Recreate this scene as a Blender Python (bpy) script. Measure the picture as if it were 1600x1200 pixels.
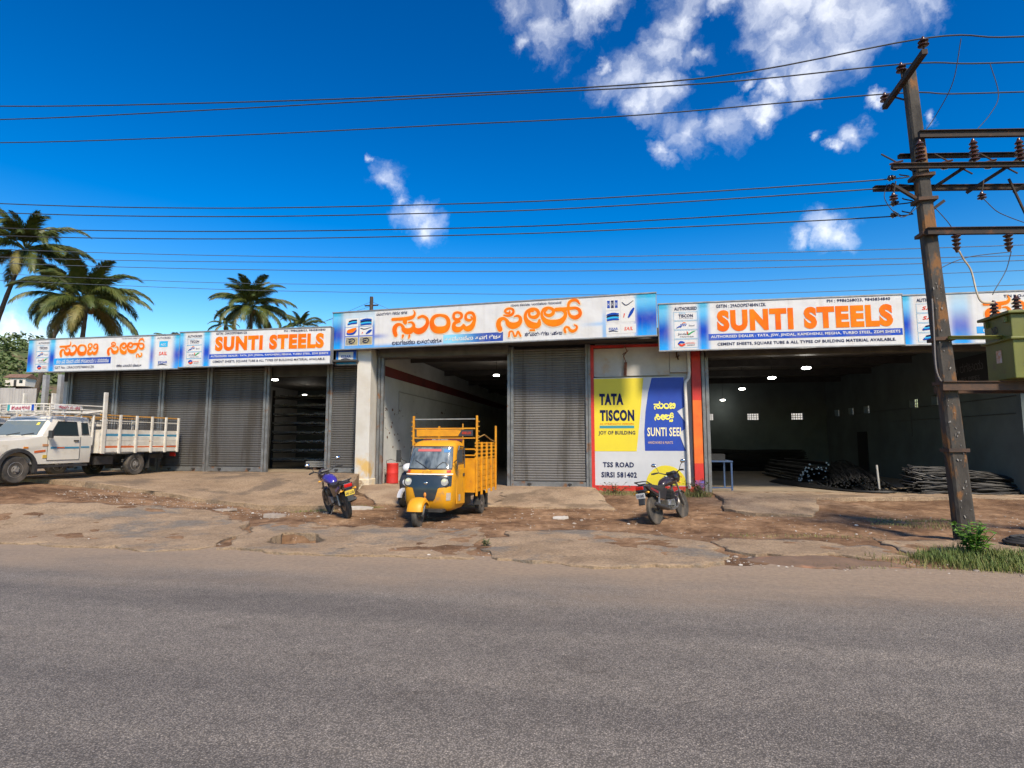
import bpy, bmesh, math, random
from mathutils import Vector, Matrix, noise, geometry
PI = math.pi; R = math.radians
random.seed(11)
sc = bpy.context.scene
C = sc.collection
for o in list(bpy.data.objects): bpy.data.objects.remove(o)

# ------------------------------------------------------------------ camera, sky, sun, exposure
cam = bpy.data.cameras.new('camera'); camo = bpy.data.objects.new('camera', cam); C.objects.link(camo)
cam.sensor_width = 36; cam.lens = 893 / 1600 * 36; cam.clip_end = 6000; cam.clip_start = .05
camo.location = (0, 0, 1.7); camo.rotation_euler = (R(90 + 5.75), 0, R(10.1)); sc.camera = camo
SUN_EL, SUN_AZ = R(46), R(148)           # azimuth clockwise from +Y: behind the camera, to its right
sun_dir = Vector((math.sin(SUN_AZ) * math.cos(SUN_EL), math.cos(SUN_AZ) * math.cos(SUN_EL), math.sin(SUN_EL)))
sl = bpy.data.lights.new('sun', 'SUN'); sl.energy = 4.0; sl.angle = R(10); sl.color = (1, .87, .68)
so = bpy.data.objects.new('sun', sl); C.objects.link(so)
so.rotation_euler = sun_dir.to_track_quat('Z', 'Y').to_euler(); so.location = sun_dir * 60
vs = sc.view_settings; vs.view_transform = 'Standard'; vs.look = 'None'; vs.gamma = 1; vs.use_curve_mapping = False
vs.exposure = 0.74
sc.cycles.max_bounces = 5; sc.cycles.diffuse_bounces = 3; sc.cycles.glossy_bounces = 2; sc.cycles.use_adaptive_sampling = True; sc.cycles.adaptive_threshold = .02
try: sc.cycles.use_denoising = True
except Exception: pass

def build_world():
    w = bpy.data.worlds.new('World'); sc.world = w; w.use_nodes = True
    nt = w.node_tree; N = nt.nodes; L = nt.links; N.clear()
    def nd(t, **k):
        n = N.new(t)
        for a, b in k.items(): setattr(n, a, b)
        return n
    def math_(op, a, b=None, c=None, clamp=False):
        n = nd('ShaderNodeMath', operation=op); n.use_clamp = clamp
        for i, x in enumerate((a, b, c)):
            if x is None: continue
            if isinstance(x, (int, float)): n.inputs[i].default_value = x
            else: L.new(x, n.inputs[i])
        return n.outputs[0]
    sky = nd('ShaderNodeTexSky', sky_type='NISHITA'); sky.sun_disc = False
    sky.sun_elevation = SUN_EL; sky.sun_rotation = SUN_AZ; sky.altitude = 300
    sky.air_density = 1.4; sky.dust_density = .3; sky.ozone_density = 2.0
    hs = nd('ShaderNodeHueSaturation'); hs.inputs['Saturation'].default_value = 1.36; hs.inputs['Value'].default_value = .43
    hs.inputs['Hue'].default_value = .508
    gm = nd('ShaderNodeGamma'); gm.inputs['Gamma'].default_value = 1.5; L.new(sky.outputs[0], gm.inputs['Color']); L.new(gm.outputs[0], hs.inputs['Color'])
    tc = nd('ShaderNodeTexCoord'); dirv = tc.outputs['Generated']
    # warp the direction a little so cloud edges are ragged
    wn = nd('ShaderNodeTexNoise'); wn.inputs["Scale"].default_value = 14; wn.inputs['Detail'].default_value = 7; wn.inputs['Roughness'].default_value = .62
    L.new(dirv, wn.inputs['Vector'])
    sub = nd('ShaderNodeVectorMath', operation='SUBTRACT'); L.new(wn.outputs['Color'], sub.inputs[0]); sub.inputs[1].default_value = (.5, .5, .5)
    scl = nd('ShaderNodeVectorMath', operation='SCALE'); L.new(sub.outputs[0], scl.inputs[0]); scl.inputs['Scale'].default_value = .09
    addv = nd('ShaderNodeVectorMath', operation='ADD'); L.new(dirv, addv.inputs[0]); L.new(scl.outputs[0], addv.inputs[1])
    nrm = nd('ShaderNodeVectorMath', operation='NORMALIZE'); L.new(addv.outputs[0], nrm.inputs[0])
    lobes = CLOUDS + []
    rr = random.Random(4)
    for i in range(13):                                # the same sort of scattered clouds all round the sky
        az = rr.uniform(0, 2 * PI); el = R(rr.uniform(10, 75))
        d = Vector((math.sin(az) * math.cos(el), math.cos(az) * math.cos(el), math.sin(el)))
        if d.dot(Vector((-.17, .96, .2)).normalized()) > .55: continue
        for k in range(2):
            e = (d + Vector((rr.uniform(-.09, .09), rr.uniform(-.09, .09), rr.uniform(-.05, .05)))).normalized()
            lobes.append((e.x, e.y, e.z, rr.uniform(.05, .13)))
    cur = None
    for (x, y, z, r) in lobes:
        dt = nd('ShaderNodeVectorMath', operation='DOT_PRODUCT'); L.new(nrm.outputs[0], dt.inputs[0]); dt.inputs[1].default_value = (x, y, z)
        k = 2 / (r * r)
        v = math_('MULTIPLY_ADD', dt.outputs['Value'], k, 1 - k)       # 1 at the middle, 0 at the rim
        cur = v if cur is None else math_('MAXIMUM', cur, v)
    fn = nd('ShaderNodeTexNoise'); fn.inputs['Scale'].default_value = 11; fn.inputs['Detail'].default_value = 12; fn.inputs['Roughness'].default_value = .58
    L.new(nrm.outputs[0], fn.inputs['Vector'])
    soft = math_('SUBTRACT', 1.0, math_('SQRT', math_('SUBTRACT', 1.0, math_('MAXIMUM', math_('MINIMUM', cur, .999), -3.0))))   # linear fall-off from the middle
    f = math_('MULTIPLY_ADD', fn.outputs['Fac'], CL_N, -.5 * CL_N)
    tot = math_('ADD', math_('MULTIPLY', soft, CL_L), f)
    den = nd('ShaderNodeMapRange', interpolation_type='SMOOTHSTEP'); den.inputs['From Min'].default_value = CL_A; den.inputs['From Max'].default_value = CL_B
    L.new(tot, den.inputs['Value'])
    dens = math_('MULTIPLY', den.outputs[0], .96)
    shade = nd('ShaderNodeMapRange'); shade.inputs['From Min'].default_value = .3; shade.inputs['From Max'].default_value = .75
    shade.inputs['To Min'].default_value = 0; shade.inputs['To Max'].default_value = 1
    sn = nd('ShaderNodeTexNoise'); sn.inputs['Scale'].default_value = 7; sn.inputs['Detail'].default_value = 4; L.new(dirv, sn.inputs['Vector']); L.new(sn.outputs['Fac'], shade.inputs['Value'])
    cc = nd('ShaderNodeMix', data_type='RGBA'); L.new(shade.outputs[0], cc.inputs['Factor'])
    cc.inputs['A'].default_value = (7.0, 7.3, 7.9, 1); cc.inputs['B'].default_value = (8.2, 8.2, 8.2, 1)
    mx = nd('ShaderNodeMix', data_type='RGBA'); L.new(dens, mx.inputs['Factor']); L.new(hs.outputs[0], mx.inputs['A']); L.new(cc.outputs['Result'], mx.inputs['B'])
    bg = nd('ShaderNodeBackground'); bg.inputs['Strength'].default_value = SKY_STRENGTH; L.new(mx.outputs['Result'], bg.inputs['Color'])
    out = nd('ShaderNodeOutputWorld'); L.new(bg.outputs[0], out.inputs['Surface'])
SKY_STRENGTH = .1; CL_N, CL_L, CL_A, CL_B = 4.6, 1.6, -.1, 2.5
CLOUDS = [(-0.13589,0.76291,0.63206,0.052),(-0.09106,0.78002,0.61909,0.063),(-0.04372,0.77591,0.62932,0.057),(-0.00223,0.77226,0.63530,0.036),(-0.12605,0.78961,0.60052,0.030),(0.10116,0.79450,0.59879,0.049),(0.07980,0.81355,0.57599,0.044),(0.12935,0.81460,0.56541,0.033),(0.02426,0.83024,0.55687,0.050),(0.06690,0.84172,0.53575,0.046),(0.04806,0.85096,0.52303,0.033),(-0.00404,0.82073,0.57130,0.019),(0.12490,0.87240,0.47257,0.055),(0.17015,0.86155,0.47831,0.048),(0.21756,0.84959,0.48048,0.025),(0.08258,0.88750,0.45335,0.025),(0.24432,0.77066,0.58855,0.068),(0.29520,0.77153,0.56356,0.086),(0.34344,0.75772,0.55489,0.069),(0.37778,0.74357,0.55171,0.041),(0.24086,0.81270,0.53057,0.040),(0.27738,0.81087,0.51531,0.052),(0.31883,0.78791,0.52683,0.053),(0.24103,0.79305,0.55944,0.050),(0.22758,0.83194,0.50605,0.023),(0.33655,0.83946,0.42666,0.024),(0.31471,0.84903,0.42439,0.014),(0.29356,0.84640,0.44433,0.013),(0.19671,0.82726,0.52625,0.015),(0.41648,0.80328,0.42578,0.017),(0.36360,0.81084,0.45863,0.014),(-0.35401,0.83727,0.41672,0.032),(-0.36760,0.81644,0.44530,0.013),(-0.31673,0.87155,0.37429,0.045),(-0.30092,0.88460,0.35626,0.041),(-0.33795,0.85305,0.39762,0.023),(0.31241,0.89827,0.30906,0.034),(0.33411,0.89351,0.30003,0.030),(0.27982,0.90956,0.30726,0.022),(-0.77811,0.61190,0.14187,0.056),(-0.75600,0.64083,0.13343,0.048),(-0.79982,0.58781,0.12152,0.064),(0.15125,0.77660,0.61157,0.024)]

build_world()

# ------------------------------------------------------------------ helpers
def link(o, parent=None):
    C.objects.link(o)
    if parent is not None: o.parent = parent
    return o
def tag(o, label=None, cat=None, group=None, kind=None):
    if label: o['label'] = label
    if cat: o['category'] = cat
    if group: o['group'] = group
    if kind: o['kind'] = kind
    return o
def thing(name, label, cat, loc=(0, 0, 0), rz=0, group=None, rx=0, ry=0):
    o = bpy.data.objects.new(name, None); C.objects.link(o); o.location = loc; o.rotation_euler = (rx, ry, rz)
    o.empty_display_size = .2
    return tag(o, label, cat, group)
def copy_tree(o, parent=None):
    c = o.copy(); C.objects.link(c); c.parent = parent
    for ch in o.children: copy_tree(ch, c)
    return c
def catmull(pts, n=6):
    pts = [Vector(p) for p in pts]; out = []
    P = [pts[0] * 2 - pts[1]] + pts + [pts[-1] * 2 - pts[-2]]
    for i in range(1, len(P) - 2):
        a, b, c, d = P[i-1:i+3]
        for k in range(n):
            t = k / n
            out.append(.5 * ((2*b) + (c-a)*t + (2*a-5*b+4*c-d)*t*t + (3*b-a-3*c+d)*t**3))
    out.append(pts[-1]); return out
class MB:
    def __init__(s): s.v = []; s.f = []
    def add(s, vs, fs):
        b = len(s.v); s.v += [tuple(x) for x in vs]; s.f += [tuple(i + b for i in f) for f in fs]; return s
    def box(s, x0, x1, y0, y1, z0, z1):
        return s.add([(x0,y0,z0),(x1,y0,z0),(x1,y1,z0),(x0,y1,z0),(x0,y0,z1),(x1,y0,z1),(x1,y1,z1),(x0,y1,z1)],
                     [(3,2,1,0),(4,5,6,7),(0,1,5,4),(1,2,6,5),(2,3,7,6),(3,0,4,7)])
    def obox(s, c, size, rot=(0, 0, 0)):
        m = Matrix.Translation(c) @ (rot if isinstance(rot, Matrix) else Matrix.Rotation(rot[2], 4, 'Z') @ Matrix.Rotation(rot[1], 4, 'Y') @ Matrix.Rotation(rot[0], 4, 'X'))
        a, b, d = (q / 2 for q in size)
        vs = [m @ Vector(p) for p in [(-a,-b,-d),(a,-b,-d),(a,b,-d),(-a,b,-d),(-a,-b,d),(a,-b,d),(a,b,d),(-a,b,d)]]
        return s.add(vs, [(3,2,1,0),(4,5,6,7),(0,1,5,4),(1,2,6,5),(2,3,7,6),(3,0,4,7)])
    def bar(s, p0, p1, w, h, up=(0, 0, 1)):
        p0, p1 = Vector(p0), Vector(p1); d = p1 - p0; z = d.normalized(); u = Vector(up)
        if abs(z.dot(u)) > .98: u = Vector((1, 0, 0))
        x = u.cross(z).normalized(); y = z.cross(x)
        m = Matrix((x, y, z)).transposed().to_4x4(); m.translation = (p0 + p1) / 2
        return s.obox((0, 0, 0), (w, h, d.length), m)
    def tube(s, pts, r, n=8, caps=True):
        pts = [Vector(p) for p in pts]; m = len(pts); rs = r if isinstance(r, (list, tuple)) else [r] * m
        vs = []; fs = []; prev = None
        for i, p in enumerate(pts):
            t = (pts[min(i+1, m-1)] - pts[max(i-1, 0)])
            t = t.normalized() if t.length > 1e-9 else Vector((0, 0, 1))
            if prev is None:
                a = Vector((0, 0, 1)) if abs(t.z) < .9 else Vector((1, 0, 0)); x = t.cross(a).normalized()
            else:
                x = prev - t * prev.dot(t); x = x.normalized() if x.length > 1e-6 else prev
            prev = x; y = t.cross(x)
            for k in range(n):
                a = 2 * PI * k / n; vs.append(p + (x * math.cos(a) + y * math.sin(a)) * rs[i])
        for i in range(m - 1):
            for k in range(n):
                fs.append((i*n+k, i*n+(k+1) % n, (i+1)*n+(k+1) % n, (i+1)*n+k))
        if caps: fs.append(tuple(range(n-1, -1, -1))); fs.append(tuple(range((m-1)*n, m*n)))
        return s.add(vs, fs)
    def cyl(s, p0, p1, r0, r1=None, n=12): return s.tube([p0, p1], [r0, r0 if r1 is None else r1], n)
    def lathe(s, prof, n=16, c=(0, 0, 0), rot=None):
        m = (rot.to_4x4() if rot else Matrix.Identity(4)); c = Vector(c); vs = []; fs = []
        for (r, z) in prof:
            for k in range(n):
                a = 2 * PI * k / n; vs.append(c + m @ Vector((r * math.cos(a), r * math.sin(a), z)))
        for i in range(len(prof) - 1):
            for k in range(n): fs.append((i*n+k, i*n+(k+1) % n, (i+1)*n+(k+1) % n, (i+1)*n+k))
        if prof[0][0] > 1e-5: fs.append(tuple(range(n-1, -1, -1)))
        if prof[-1][0] > 1e-5: fs.append(tuple(range((len(prof)-1)*n, len(prof)*n)))
        return s.add(vs, fs)
    def ball(s, c, r, nu=12, nv=8):
        rx, ry, rz = (r, r, r) if isinstance(r, (int, float)) else r
        b = [(math.sin(PI * i / nv), -math.cos(PI * i / nv)) for i in range(nv + 1)]
        vs = []; fs = []
        for (q, z) in b:
            for k in range(nu):
                a = 2 * PI * k / nu; vs.append((c[0] + rx*q*math.cos(a), c[1] + ry*q*math.sin(a), c[2] + rz*z))
        for i in range(nv):
            for k in range(nu): fs.append((i*nu+k, i*nu+(k+1) % nu, (i+1)*nu+(k+1) % nu, (i+1)*nu+k))
        return s.add(vs, fs)
    def prism(s, poly, d0, d1, plane='yz'):
        def P(a, b, d): return {'yz': (d, a, b), 'xz': (a, d, b), 'xy': (a, b, d)}[plane]
        n = len(poly); vs = [P(a, b, d0) for a, b in poly] + [P(a, b, d1) for a, b in poly]
        fs = [tuple(range(n-1, -1, -1)), tuple(range(n, 2*n))] + [(i, (i+1) % n, n+(i+1) % n, n+i) for i in range(n)]
        return s.add(vs, fs)
    def loft(s, rings, closed=True, caps=True):
        n = len(rings[0]); vs = [p for r in rings for p in r]; fs = []
        for i in range(len(rings) - 1):
            for k in range(n if closed else n - 1): fs.append((i*n+k, i*n+(k+1) % n, (i+1)*n+(k+1) % n, (i+1)*n+k))
        if caps: fs.append(tuple(range(n-1, -1, -1))); fs.append(tuple(range((len(rings)-1)*n, len(rings)*n)))
        return s.add(vs, fs)
    def grid(s, fn, nu, nv):
        vs = [fn(i / nu, j / nv) for j in range(nv + 1) for i in range(nu + 1)]; w = nu + 1
        return s.add(vs, [(j*w+i, j*w+i+1, (j+1)*w+i+1, (j+1)*w+i) for j in range(nv) for i in range(nu)])
    def mesh(s, name, bevel=0, smooth=False, seg=2, fixn=True):
        me = bpy.data.meshes.new(name); me.from_pydata(s.v, [], s.f)
        if bevel or fixn:
            bm = bmesh.new(); bm.from_mesh(me)
            if fixn: bmesh.ops.recalc_face_normals(bm, faces=bm.faces)
            if bevel:
                ed = [e for e in bm.edges if len(e.link_faces) == 2 and e.calc_face_angle(0) > .5]
                bmesh.ops.bevel(bm, geom=ed, offset=bevel, segments=seg, profile=.5, affect='EDGES', clamp_overlap=True)
            bm.to_mesh(me); bm.free()
        if smooth:
            for p in me.polygons: p.use_smooth = True
            try: me.set_sharp_from_angle(angle=R(smooth if smooth > 1 else 40))
            except Exception: pass
        return me
    def build(s, name, mat, parent=None, bevel=0, smooth=False, loc=None, rot=None, seg=2, fixn=True):
        me = s.mesh(name, bevel, smooth, seg, fixn); me.materials.append(mat)
        o = bpy.data.objects.new(name, me); link(o, parent)
        if loc: o.location = loc
        if rot: o.rotation_euler = rot
        return o
def inst(name, me, parent=None, loc=(0, 0, 0), rot=(0, 0, 0), scale=None):
    o = bpy.data.objects.new(name, me); link(o, parent); o.location = loc; o.rotation_euler = rot
    if scale: o.scale = scale
    return o

# ------------------------------------------------------------------ materials
def new_mat(name):
    m = bpy.data.materials.new(name); m.use_nodes = True; nt = m.node_tree
    return m, nt, nt.nodes['Principled BSDF']
def M(name, c1, c2=None, scale=4, rough=.7, metal=0, bump=0, bscale=40, detail=6, lo=.35, hi=.65, spot=None, sscale=3, samt=.5, coat=0, stretch=(1, 1, 1), spec=None, rvar=.0):
    """weathered paint or mineral: two tones in noise, optional stains with a shape of their own, fine relief"""
    m, nt, b = new_mat(name); N = nt.nodes; L = nt.links
    tc = N.new('ShaderNodeTexCoord'); mp = N.new('ShaderNodeMapping'); mp.inputs['Scale'].default_value = stretch
    L.new(tc.outputs['Object'], mp.inputs['Vector'])
    def nz(s, d=detail):
        n = N.new('ShaderNodeTexNoise'); n.inputs['Scale'].default_value = s; n.inputs['Detail'].default_value = d; n.inputs['Roughness'].default_value = .6
        L.new(mp.outputs[0], n.inputs['Vector']); return n
    col = None
    if c2 is not None:
        n = nz(scale); mr = N.new('ShaderNodeMapRange'); mr.inputs['From Min'].default_value = lo; mr.inputs['From Max'].default_value = hi; L.new(n.outputs['Fac'], mr.inputs['Value'])
        mx = N.new('ShaderNodeMix'); mx.data_type = 'RGBA'; L.new(mr.outputs[0], mx.inputs['Factor'])
        mx.inputs['A'].default_value = (*c1, 1); mx.inputs['B'].default_value = (*c2, 1); col = mx.outputs['Result']
        if rvar:
            r2 = N.new('ShaderNodeMapRange'); r2.inputs['To Min'].default_value = rough - rvar; r2.inputs['To Max'].default_value = rough + rvar; L.new(mr.outputs[0], r2.inputs['Value']); L.new(r2.outputs[0], b.inputs['Roughness'])
    if spot is not None:
        n = nz(sscale, 9); mr = N.new('ShaderNodeMapRange'); mr.interpolation_type = 'SMOOTHSTEP'
        mr.inputs['From Min'].default_value = 1 - samt - .06; mr.inputs['From Max'].default_value = 1 - samt + .06; L.new(n.outputs['Fac'], mr.inputs['Value'])
        mx = N.new('ShaderNodeMix'); mx.data_type = 'RGBA'; L.new(mr.outputs[0], mx.inputs['Factor'])
        if col: L.new(col, mx.inputs['A'])
        else: mx.inputs['A'].default_value = (*c1, 1)
        mx.inputs['B'].default_value = (*spot, 1); col = mx.outputs['Result']
    if col: L.new(col, b.inputs['Base Color'])
    else: b.inputs['Base Color'].default_value = (*c1, 1)
    if not (c2 is not None and rvar): b.inputs['Roughness'].default_value = rough
    b.inputs['Metallic'].default_value = metal
    if spec is not None: b.inputs['Specular IOR Level'].default_value = spec
    if coat: b.inputs['Coat Weight'].default_value = coat; b.inputs['Coat Roughness'].default_value = .12
    if bump:
        n = nz(bscale, 5); bp = N.new('ShaderNodeBump'); bp.inputs['Strength'].default_value = bump; bp.inputs['Distance'].default_value = .02
        L.new(n.outputs['Fac'], bp.inputs['Height']); L.new(bp.outputs[0], b.inputs['Normal'])
    return m
def emis(name, col, strength):
    m, nt, b = new_mat(name); b.inputs['Base Color'].default_value = (*col, 1); b.inputs['Emission Color'].default_value = (*col, 1); b.inputs['Emission Strength'].default_value = strength; return m
def vcol(name, rough=.45, dirt=.12):
    """printed vinyl: the print is a colour attribute, with light grime over it"""
    m, nt, b = new_mat(name); N = nt.nodes; L = nt.links
    a = N.new('ShaderNodeVertexColor'); a.layer_name = 'print'
    tc = N.new('ShaderNodeTexCoord'); n = N.new('ShaderNodeTexNoise'); n.inputs['Scale'].default_value = 2.2; n.inputs['Detail'].default_value = 9; L.new(tc.outputs['Object'], n.inputs['Vector'])
    mr = N.new('ShaderNodeMapRange'); mr.inputs['From Min'].default_value = .45; mr.inputs['From Max'].default_value = .8; mr.inputs['To Max'].default_value = dirt * 2; L.new(n.outputs['Fac'], mr.inputs['Value'])
    mx = N.new('ShaderNodeMix'); mx.data_type = 'RGBA'; L.new(mr.outputs[0], mx.inputs['Factor']); L.new(a.outputs['Color'], mx.inputs['A']); mx.inputs['B'].default_value = (.36, .31, .25, 1)
    mp = N.new('ShaderNodeMapping'); mp.inputs['Scale'].default_value = (3.2, 1, .22); L.new(tc.outputs['Object'], mp.inputs['Vector'])
    n2 = N.new('ShaderNodeTexNoise'); n2.inputs['Scale'].default_value = 1.6; n2.inputs['Detail'].default_value = 8; n2.inputs['Roughness'].default_value = .65; L.new(mp.outputs[0], n2.inputs['Vector'])
    m2 = N.new('ShaderNodeMapRange'); m2.inputs['From Min'].default_value = .5; m2.inputs['From Max'].default_value = .78; m2.inputs['To Max'].default_value = dirt * 2.6; L.new(n2.outputs['Fac'], m2.inputs['Value'])
    mx2 = N.new('ShaderNodeMix'); mx2.data_type = 'RGBA'; L.new(m2.outputs[0], mx2.inputs['Factor']); L.new(mx.outputs['Result'], mx2.inputs['A']); mx2.inputs['B'].default_value = (.27, .23, .18, 1)
    n3 = N.new('ShaderNodeTexNoise'); n3.inputs['Scale'].default_value = 1.4; n3.inputs['Detail'].default_value = 3; L.new(tc.outputs['Object'], n3.inputs['Vector'])
    bp = N.new('ShaderNodeBump'); bp.inputs['Strength'].default_value = .35; bp.inputs['Distance'].default_value = .08; L.new(n3.outputs['Fac'], bp.inputs['Height']); L.new(bp.outputs[0], b.inputs['Normal'])
    L.new(mx2.outputs['Result'], b.inputs['Base Color']); b.inputs['Roughness'].default_value = rough; b.inputs['Specular IOR Level'].default_value = .15
    return m
def glass_mat(name, tint=(.02, .03, .035), rough=.05):
    m, nt, b = new_mat(name); b.inputs['Base Color'].default_value = (*tint, 1); b.inputs['Roughness'].default_value = rough; b.inputs['Specular IOR Level'].default_value = .8; return m
def clear_glass(name, alpha=.35, tint=(.05, .07, .08)):
    m, nt, b = new_mat(name); b.inputs['Base Color'].default_value = (*tint, 1); b.inputs['Roughness'].default_value = .04; b.inputs['Alpha'].default_value = alpha; b.inputs['Specular IOR Level'].default_value = .8; return m

white_paint = M('white_wall_paint', (.5, .49, .47), (.42, .4, .37), 1.6, .8, bump=.15, bscale=30, spot=(.42, .34, .24), sscale=1.1, samt=.32)
inner_wall = M('inner_wall_plaster', (.52, .53, .52), (.42, .43, .42), 1.2, .9, bump=.2, bscale=18, spot=(.2, .19, .18), sscale=2.4, samt=.3)
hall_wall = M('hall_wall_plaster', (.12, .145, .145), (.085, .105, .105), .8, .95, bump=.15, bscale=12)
dark_soffit = M('soffit_sheet', (.035, .034, .033), (.055, .052, .05), 3, .9)
grey_steel = M('grey_steel', (.19, .2, .21), (.12, .125, .13), 5, .5, .5, bump=.05, spot=(.12, .07, .04), sscale=3, samt=.34)
rail_steel = M('rail_steel', (.2, .205, .205), (.13, .13, .128), 4, .5, .35, spot=(.2, .1, .05), sscale=3.2, samt=.36)
shutter_brown = M('shutter_steel_brown', (.085, .082, .077), (.062, .059, .055), 1.3, .6, .1, bump=.03, spot=(.05, .043, .036), sscale=1.5, samt=.44, stretch=(2.2, 1, .16), rvar=.06)
shutter_steel = M('shutter_steel', (.125, .121, .116), (.09, .086, .081), 1.3, .55, .1, bump=.03, spot=(.065, .06, .053), sscale=1.5, samt=.42, stretch=(2.2, 1, .16), rvar=.06)
red_paint = M('red_paint', (.55, .025, .015), (.42, .02, .015), 3, .6, spot=(.3, .12, .08), sscale=4, samt=.3)
orange_paint = M('orange_paint', (.72, .16, .015), (.6, .1, .012), 2, .7, spot=(.4, .25, .15), sscale=3, samt=.3)
black_rubber = M('black_rubber', (.018, .018, .018), (.035, .032, .03), 9, .85, bump=.1, bscale=60)
dusty_tyre = M('dusty_tyre', (.025, .024, .023), (.09, .075, .06), 5, .9, bump=.25, bscale=50)
black_plastic = M('black_plastic', (.02, .02, .022), (.035, .034, .033), 6, .5)
chrome = M('chrome', (.6, .6, .6), (.45, .45, .44), 8, .22, 1)
alloy = M('engine_alloy', (.32, .31, .3), (.14, .13, .12), 12, .45, .8)
dark_metal = M('dark_metal', (.045, .045, .048), (.08, .075, .07), 6, .5, .5)
rust = M('rusty_iron', (.1, .055, .035), (.05, .035, .028), 6, .85, .2, bump=.2, bscale=40)
cream = M('cream_halo', (.62, .52, .38), spec=.15)
navy = M('navy_ink', (.007, .013, .06), rough=.7, spec=.15)
royal = M('royal_ink', (.006, .045, .3), (.008, .06, .36), 1, rough=.7, spec=.15)
cyan_ink = M('cyan_ink', (.03, .35, .62), rough=.7, spec=.15)
white_ink = M('white_ink', (.58, .58, .57), rough=.7, spec=.15)
orange_ink = M('orange_ink', (.7, .19, .004), (.68, .1, .004), 1.0, rough=.7, spec=.15)
red_ink = M('red_ink', (.6, .05, .02), rough=.7, spec=.15)
green_ink = M('green_ink', (.03, .3, .1), rough=.7, spec=.15)
print_vinyl = vcol('printed_vinyl', .6, .12)
glass_dark = glass_mat('dark_glass')
# ------------------------------------------------------------------ ground, road, verge
def sstep(a, b, x):
    t = min(1, max(0, (x - a) / (b - a))); return t * t * (3 - 2 * t)
def fbm(x, y, s, o=4, z=0): return noise.fractal(Vector((x * s, y * s, z)), 1.0, 2.0, o, noise_basis='PERLIN_ORIGINAL')
def g0(x, y):
    """lie of the land between road and shops"""
    left = .6 * sstep(-8, -16, x) * sstep(8.7, 11.8, y)
    mid = .2 * sstep(14.6, 17.9, y) * sstep(-10, -7, x)
    return left + mid
def g(x, y):
    e = sstep(8.35, 9.0, y); rut = -.03 * (math.exp(-((y - 11.7 - .35 * math.sin(x * .32)) / .16) ** 2) + math.exp(-((y - 13.1 - .35 * math.sin(x * .32 + .4)) / .16) ** 2)) * sstep(-8, -5, x)
    return g0(x, y) + rut + e * (.055 * fbm(x, y, .55) + .022 * fbm(x, y, 2.6) + .01 * fbm(x, y, 8)) - .045 * (1 - sstep(8.0, 8.6, y + .18 * fbm(x, 3, .7)))

def ground_mat():
    m, nt, b = new_mat('dirt'); N = nt.nodes; L = nt.links
    tc = N.new('ShaderNodeTexCoord'); v = tc.outputs['Object']
    def nz(s, d=8, r=.62):
        n = N.new('ShaderNodeTexNoise'); n.inputs['Scale'].default_value = s; n.inputs['Detail'].default_value = d; n.inputs['Roughness'].default_value = r; L.new(v, n.inputs['Vector']); return n.outputs['Fac']
    def ramp(f, stops):
        r = N.new('ShaderNodeValToRGB'); L.new(f, r.inputs[0]); e = r.color_ramp.elements
        while len(e) < len(stops): e.new(.5)
        for i, (p, c) in enumerate(stops): e[i].position = p; e[i].color = (*c, 1)
        return r.outputs[0]
    c = ramp(nz(.9), [(.3, (.07, .04, .023)), (.44, (.15, .088, .05)), (.58, (.26, .165, .098)), (.75, (.33, .232, .15))])
    c2 = ramp(nz(7), [(.35, (.55, .5, .45)), (.62, (1.15, 1.12, 1.08))])
    mx = N.new('ShaderNodeMix'); mx.data_type = 'RGBA'; mx.blend_type = 'MULTIPLY'; mx.inputs['Factor'].default_value = .85; L.new(c, mx.inputs['A']); L.new(c2, mx.inputs['B'])
    vo = N.new('ShaderNodeTexVoronoi'); vo.inputs['Scale'].default_value = 22; L.new(v, vo.inputs['Vector'])
    st = ramp(vo.outputs['Distance'], [(.1, (1, 1, 1)), (.2, (0, 0, 0))]); rnd = N.new('ShaderNodeMath'); rnd.operation = 'GREATER_THAN'; rnd.inputs[1].default_value = .62
    sep = N.new('ShaderNodeSeparateColor'); L.new(vo.outputs['Color'], sep.inputs[0]); L.new(sep.outputs[0], rnd.inputs[0])
    ml = N.new('ShaderNodeMath'); ml.operation = 'MULTIPLY'; L.new(st, ml.inputs[0]); L.new(rnd.outputs[0], ml.inputs[1])
    mx2 = N.new('ShaderNodeMix'); mx2.data_type = 'RGBA'; L.new(ml.outputs[0], mx2.inputs['Factor']); L.new(mx.outputs['Result'], mx2.inputs['A']); mx2.inputs['B'].default_value = (.36, .31, .26, 1)
    L.new(mx2.outputs['Result'], b.inputs['Base Color']); b.inputs['Roughness'].default_value = .95; b.inputs['Specular IOR Level'].default_value = .2
    bp = N.new('ShaderNodeBump'); bp.inputs['Strength'].default_value = .7; bp.inputs['Distance'].default_value = .03; L.new(nz(18, 9, .7), bp.inputs['Height']); L.new(bp.outputs[0], b.inputs['Normal'])
    return m
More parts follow.
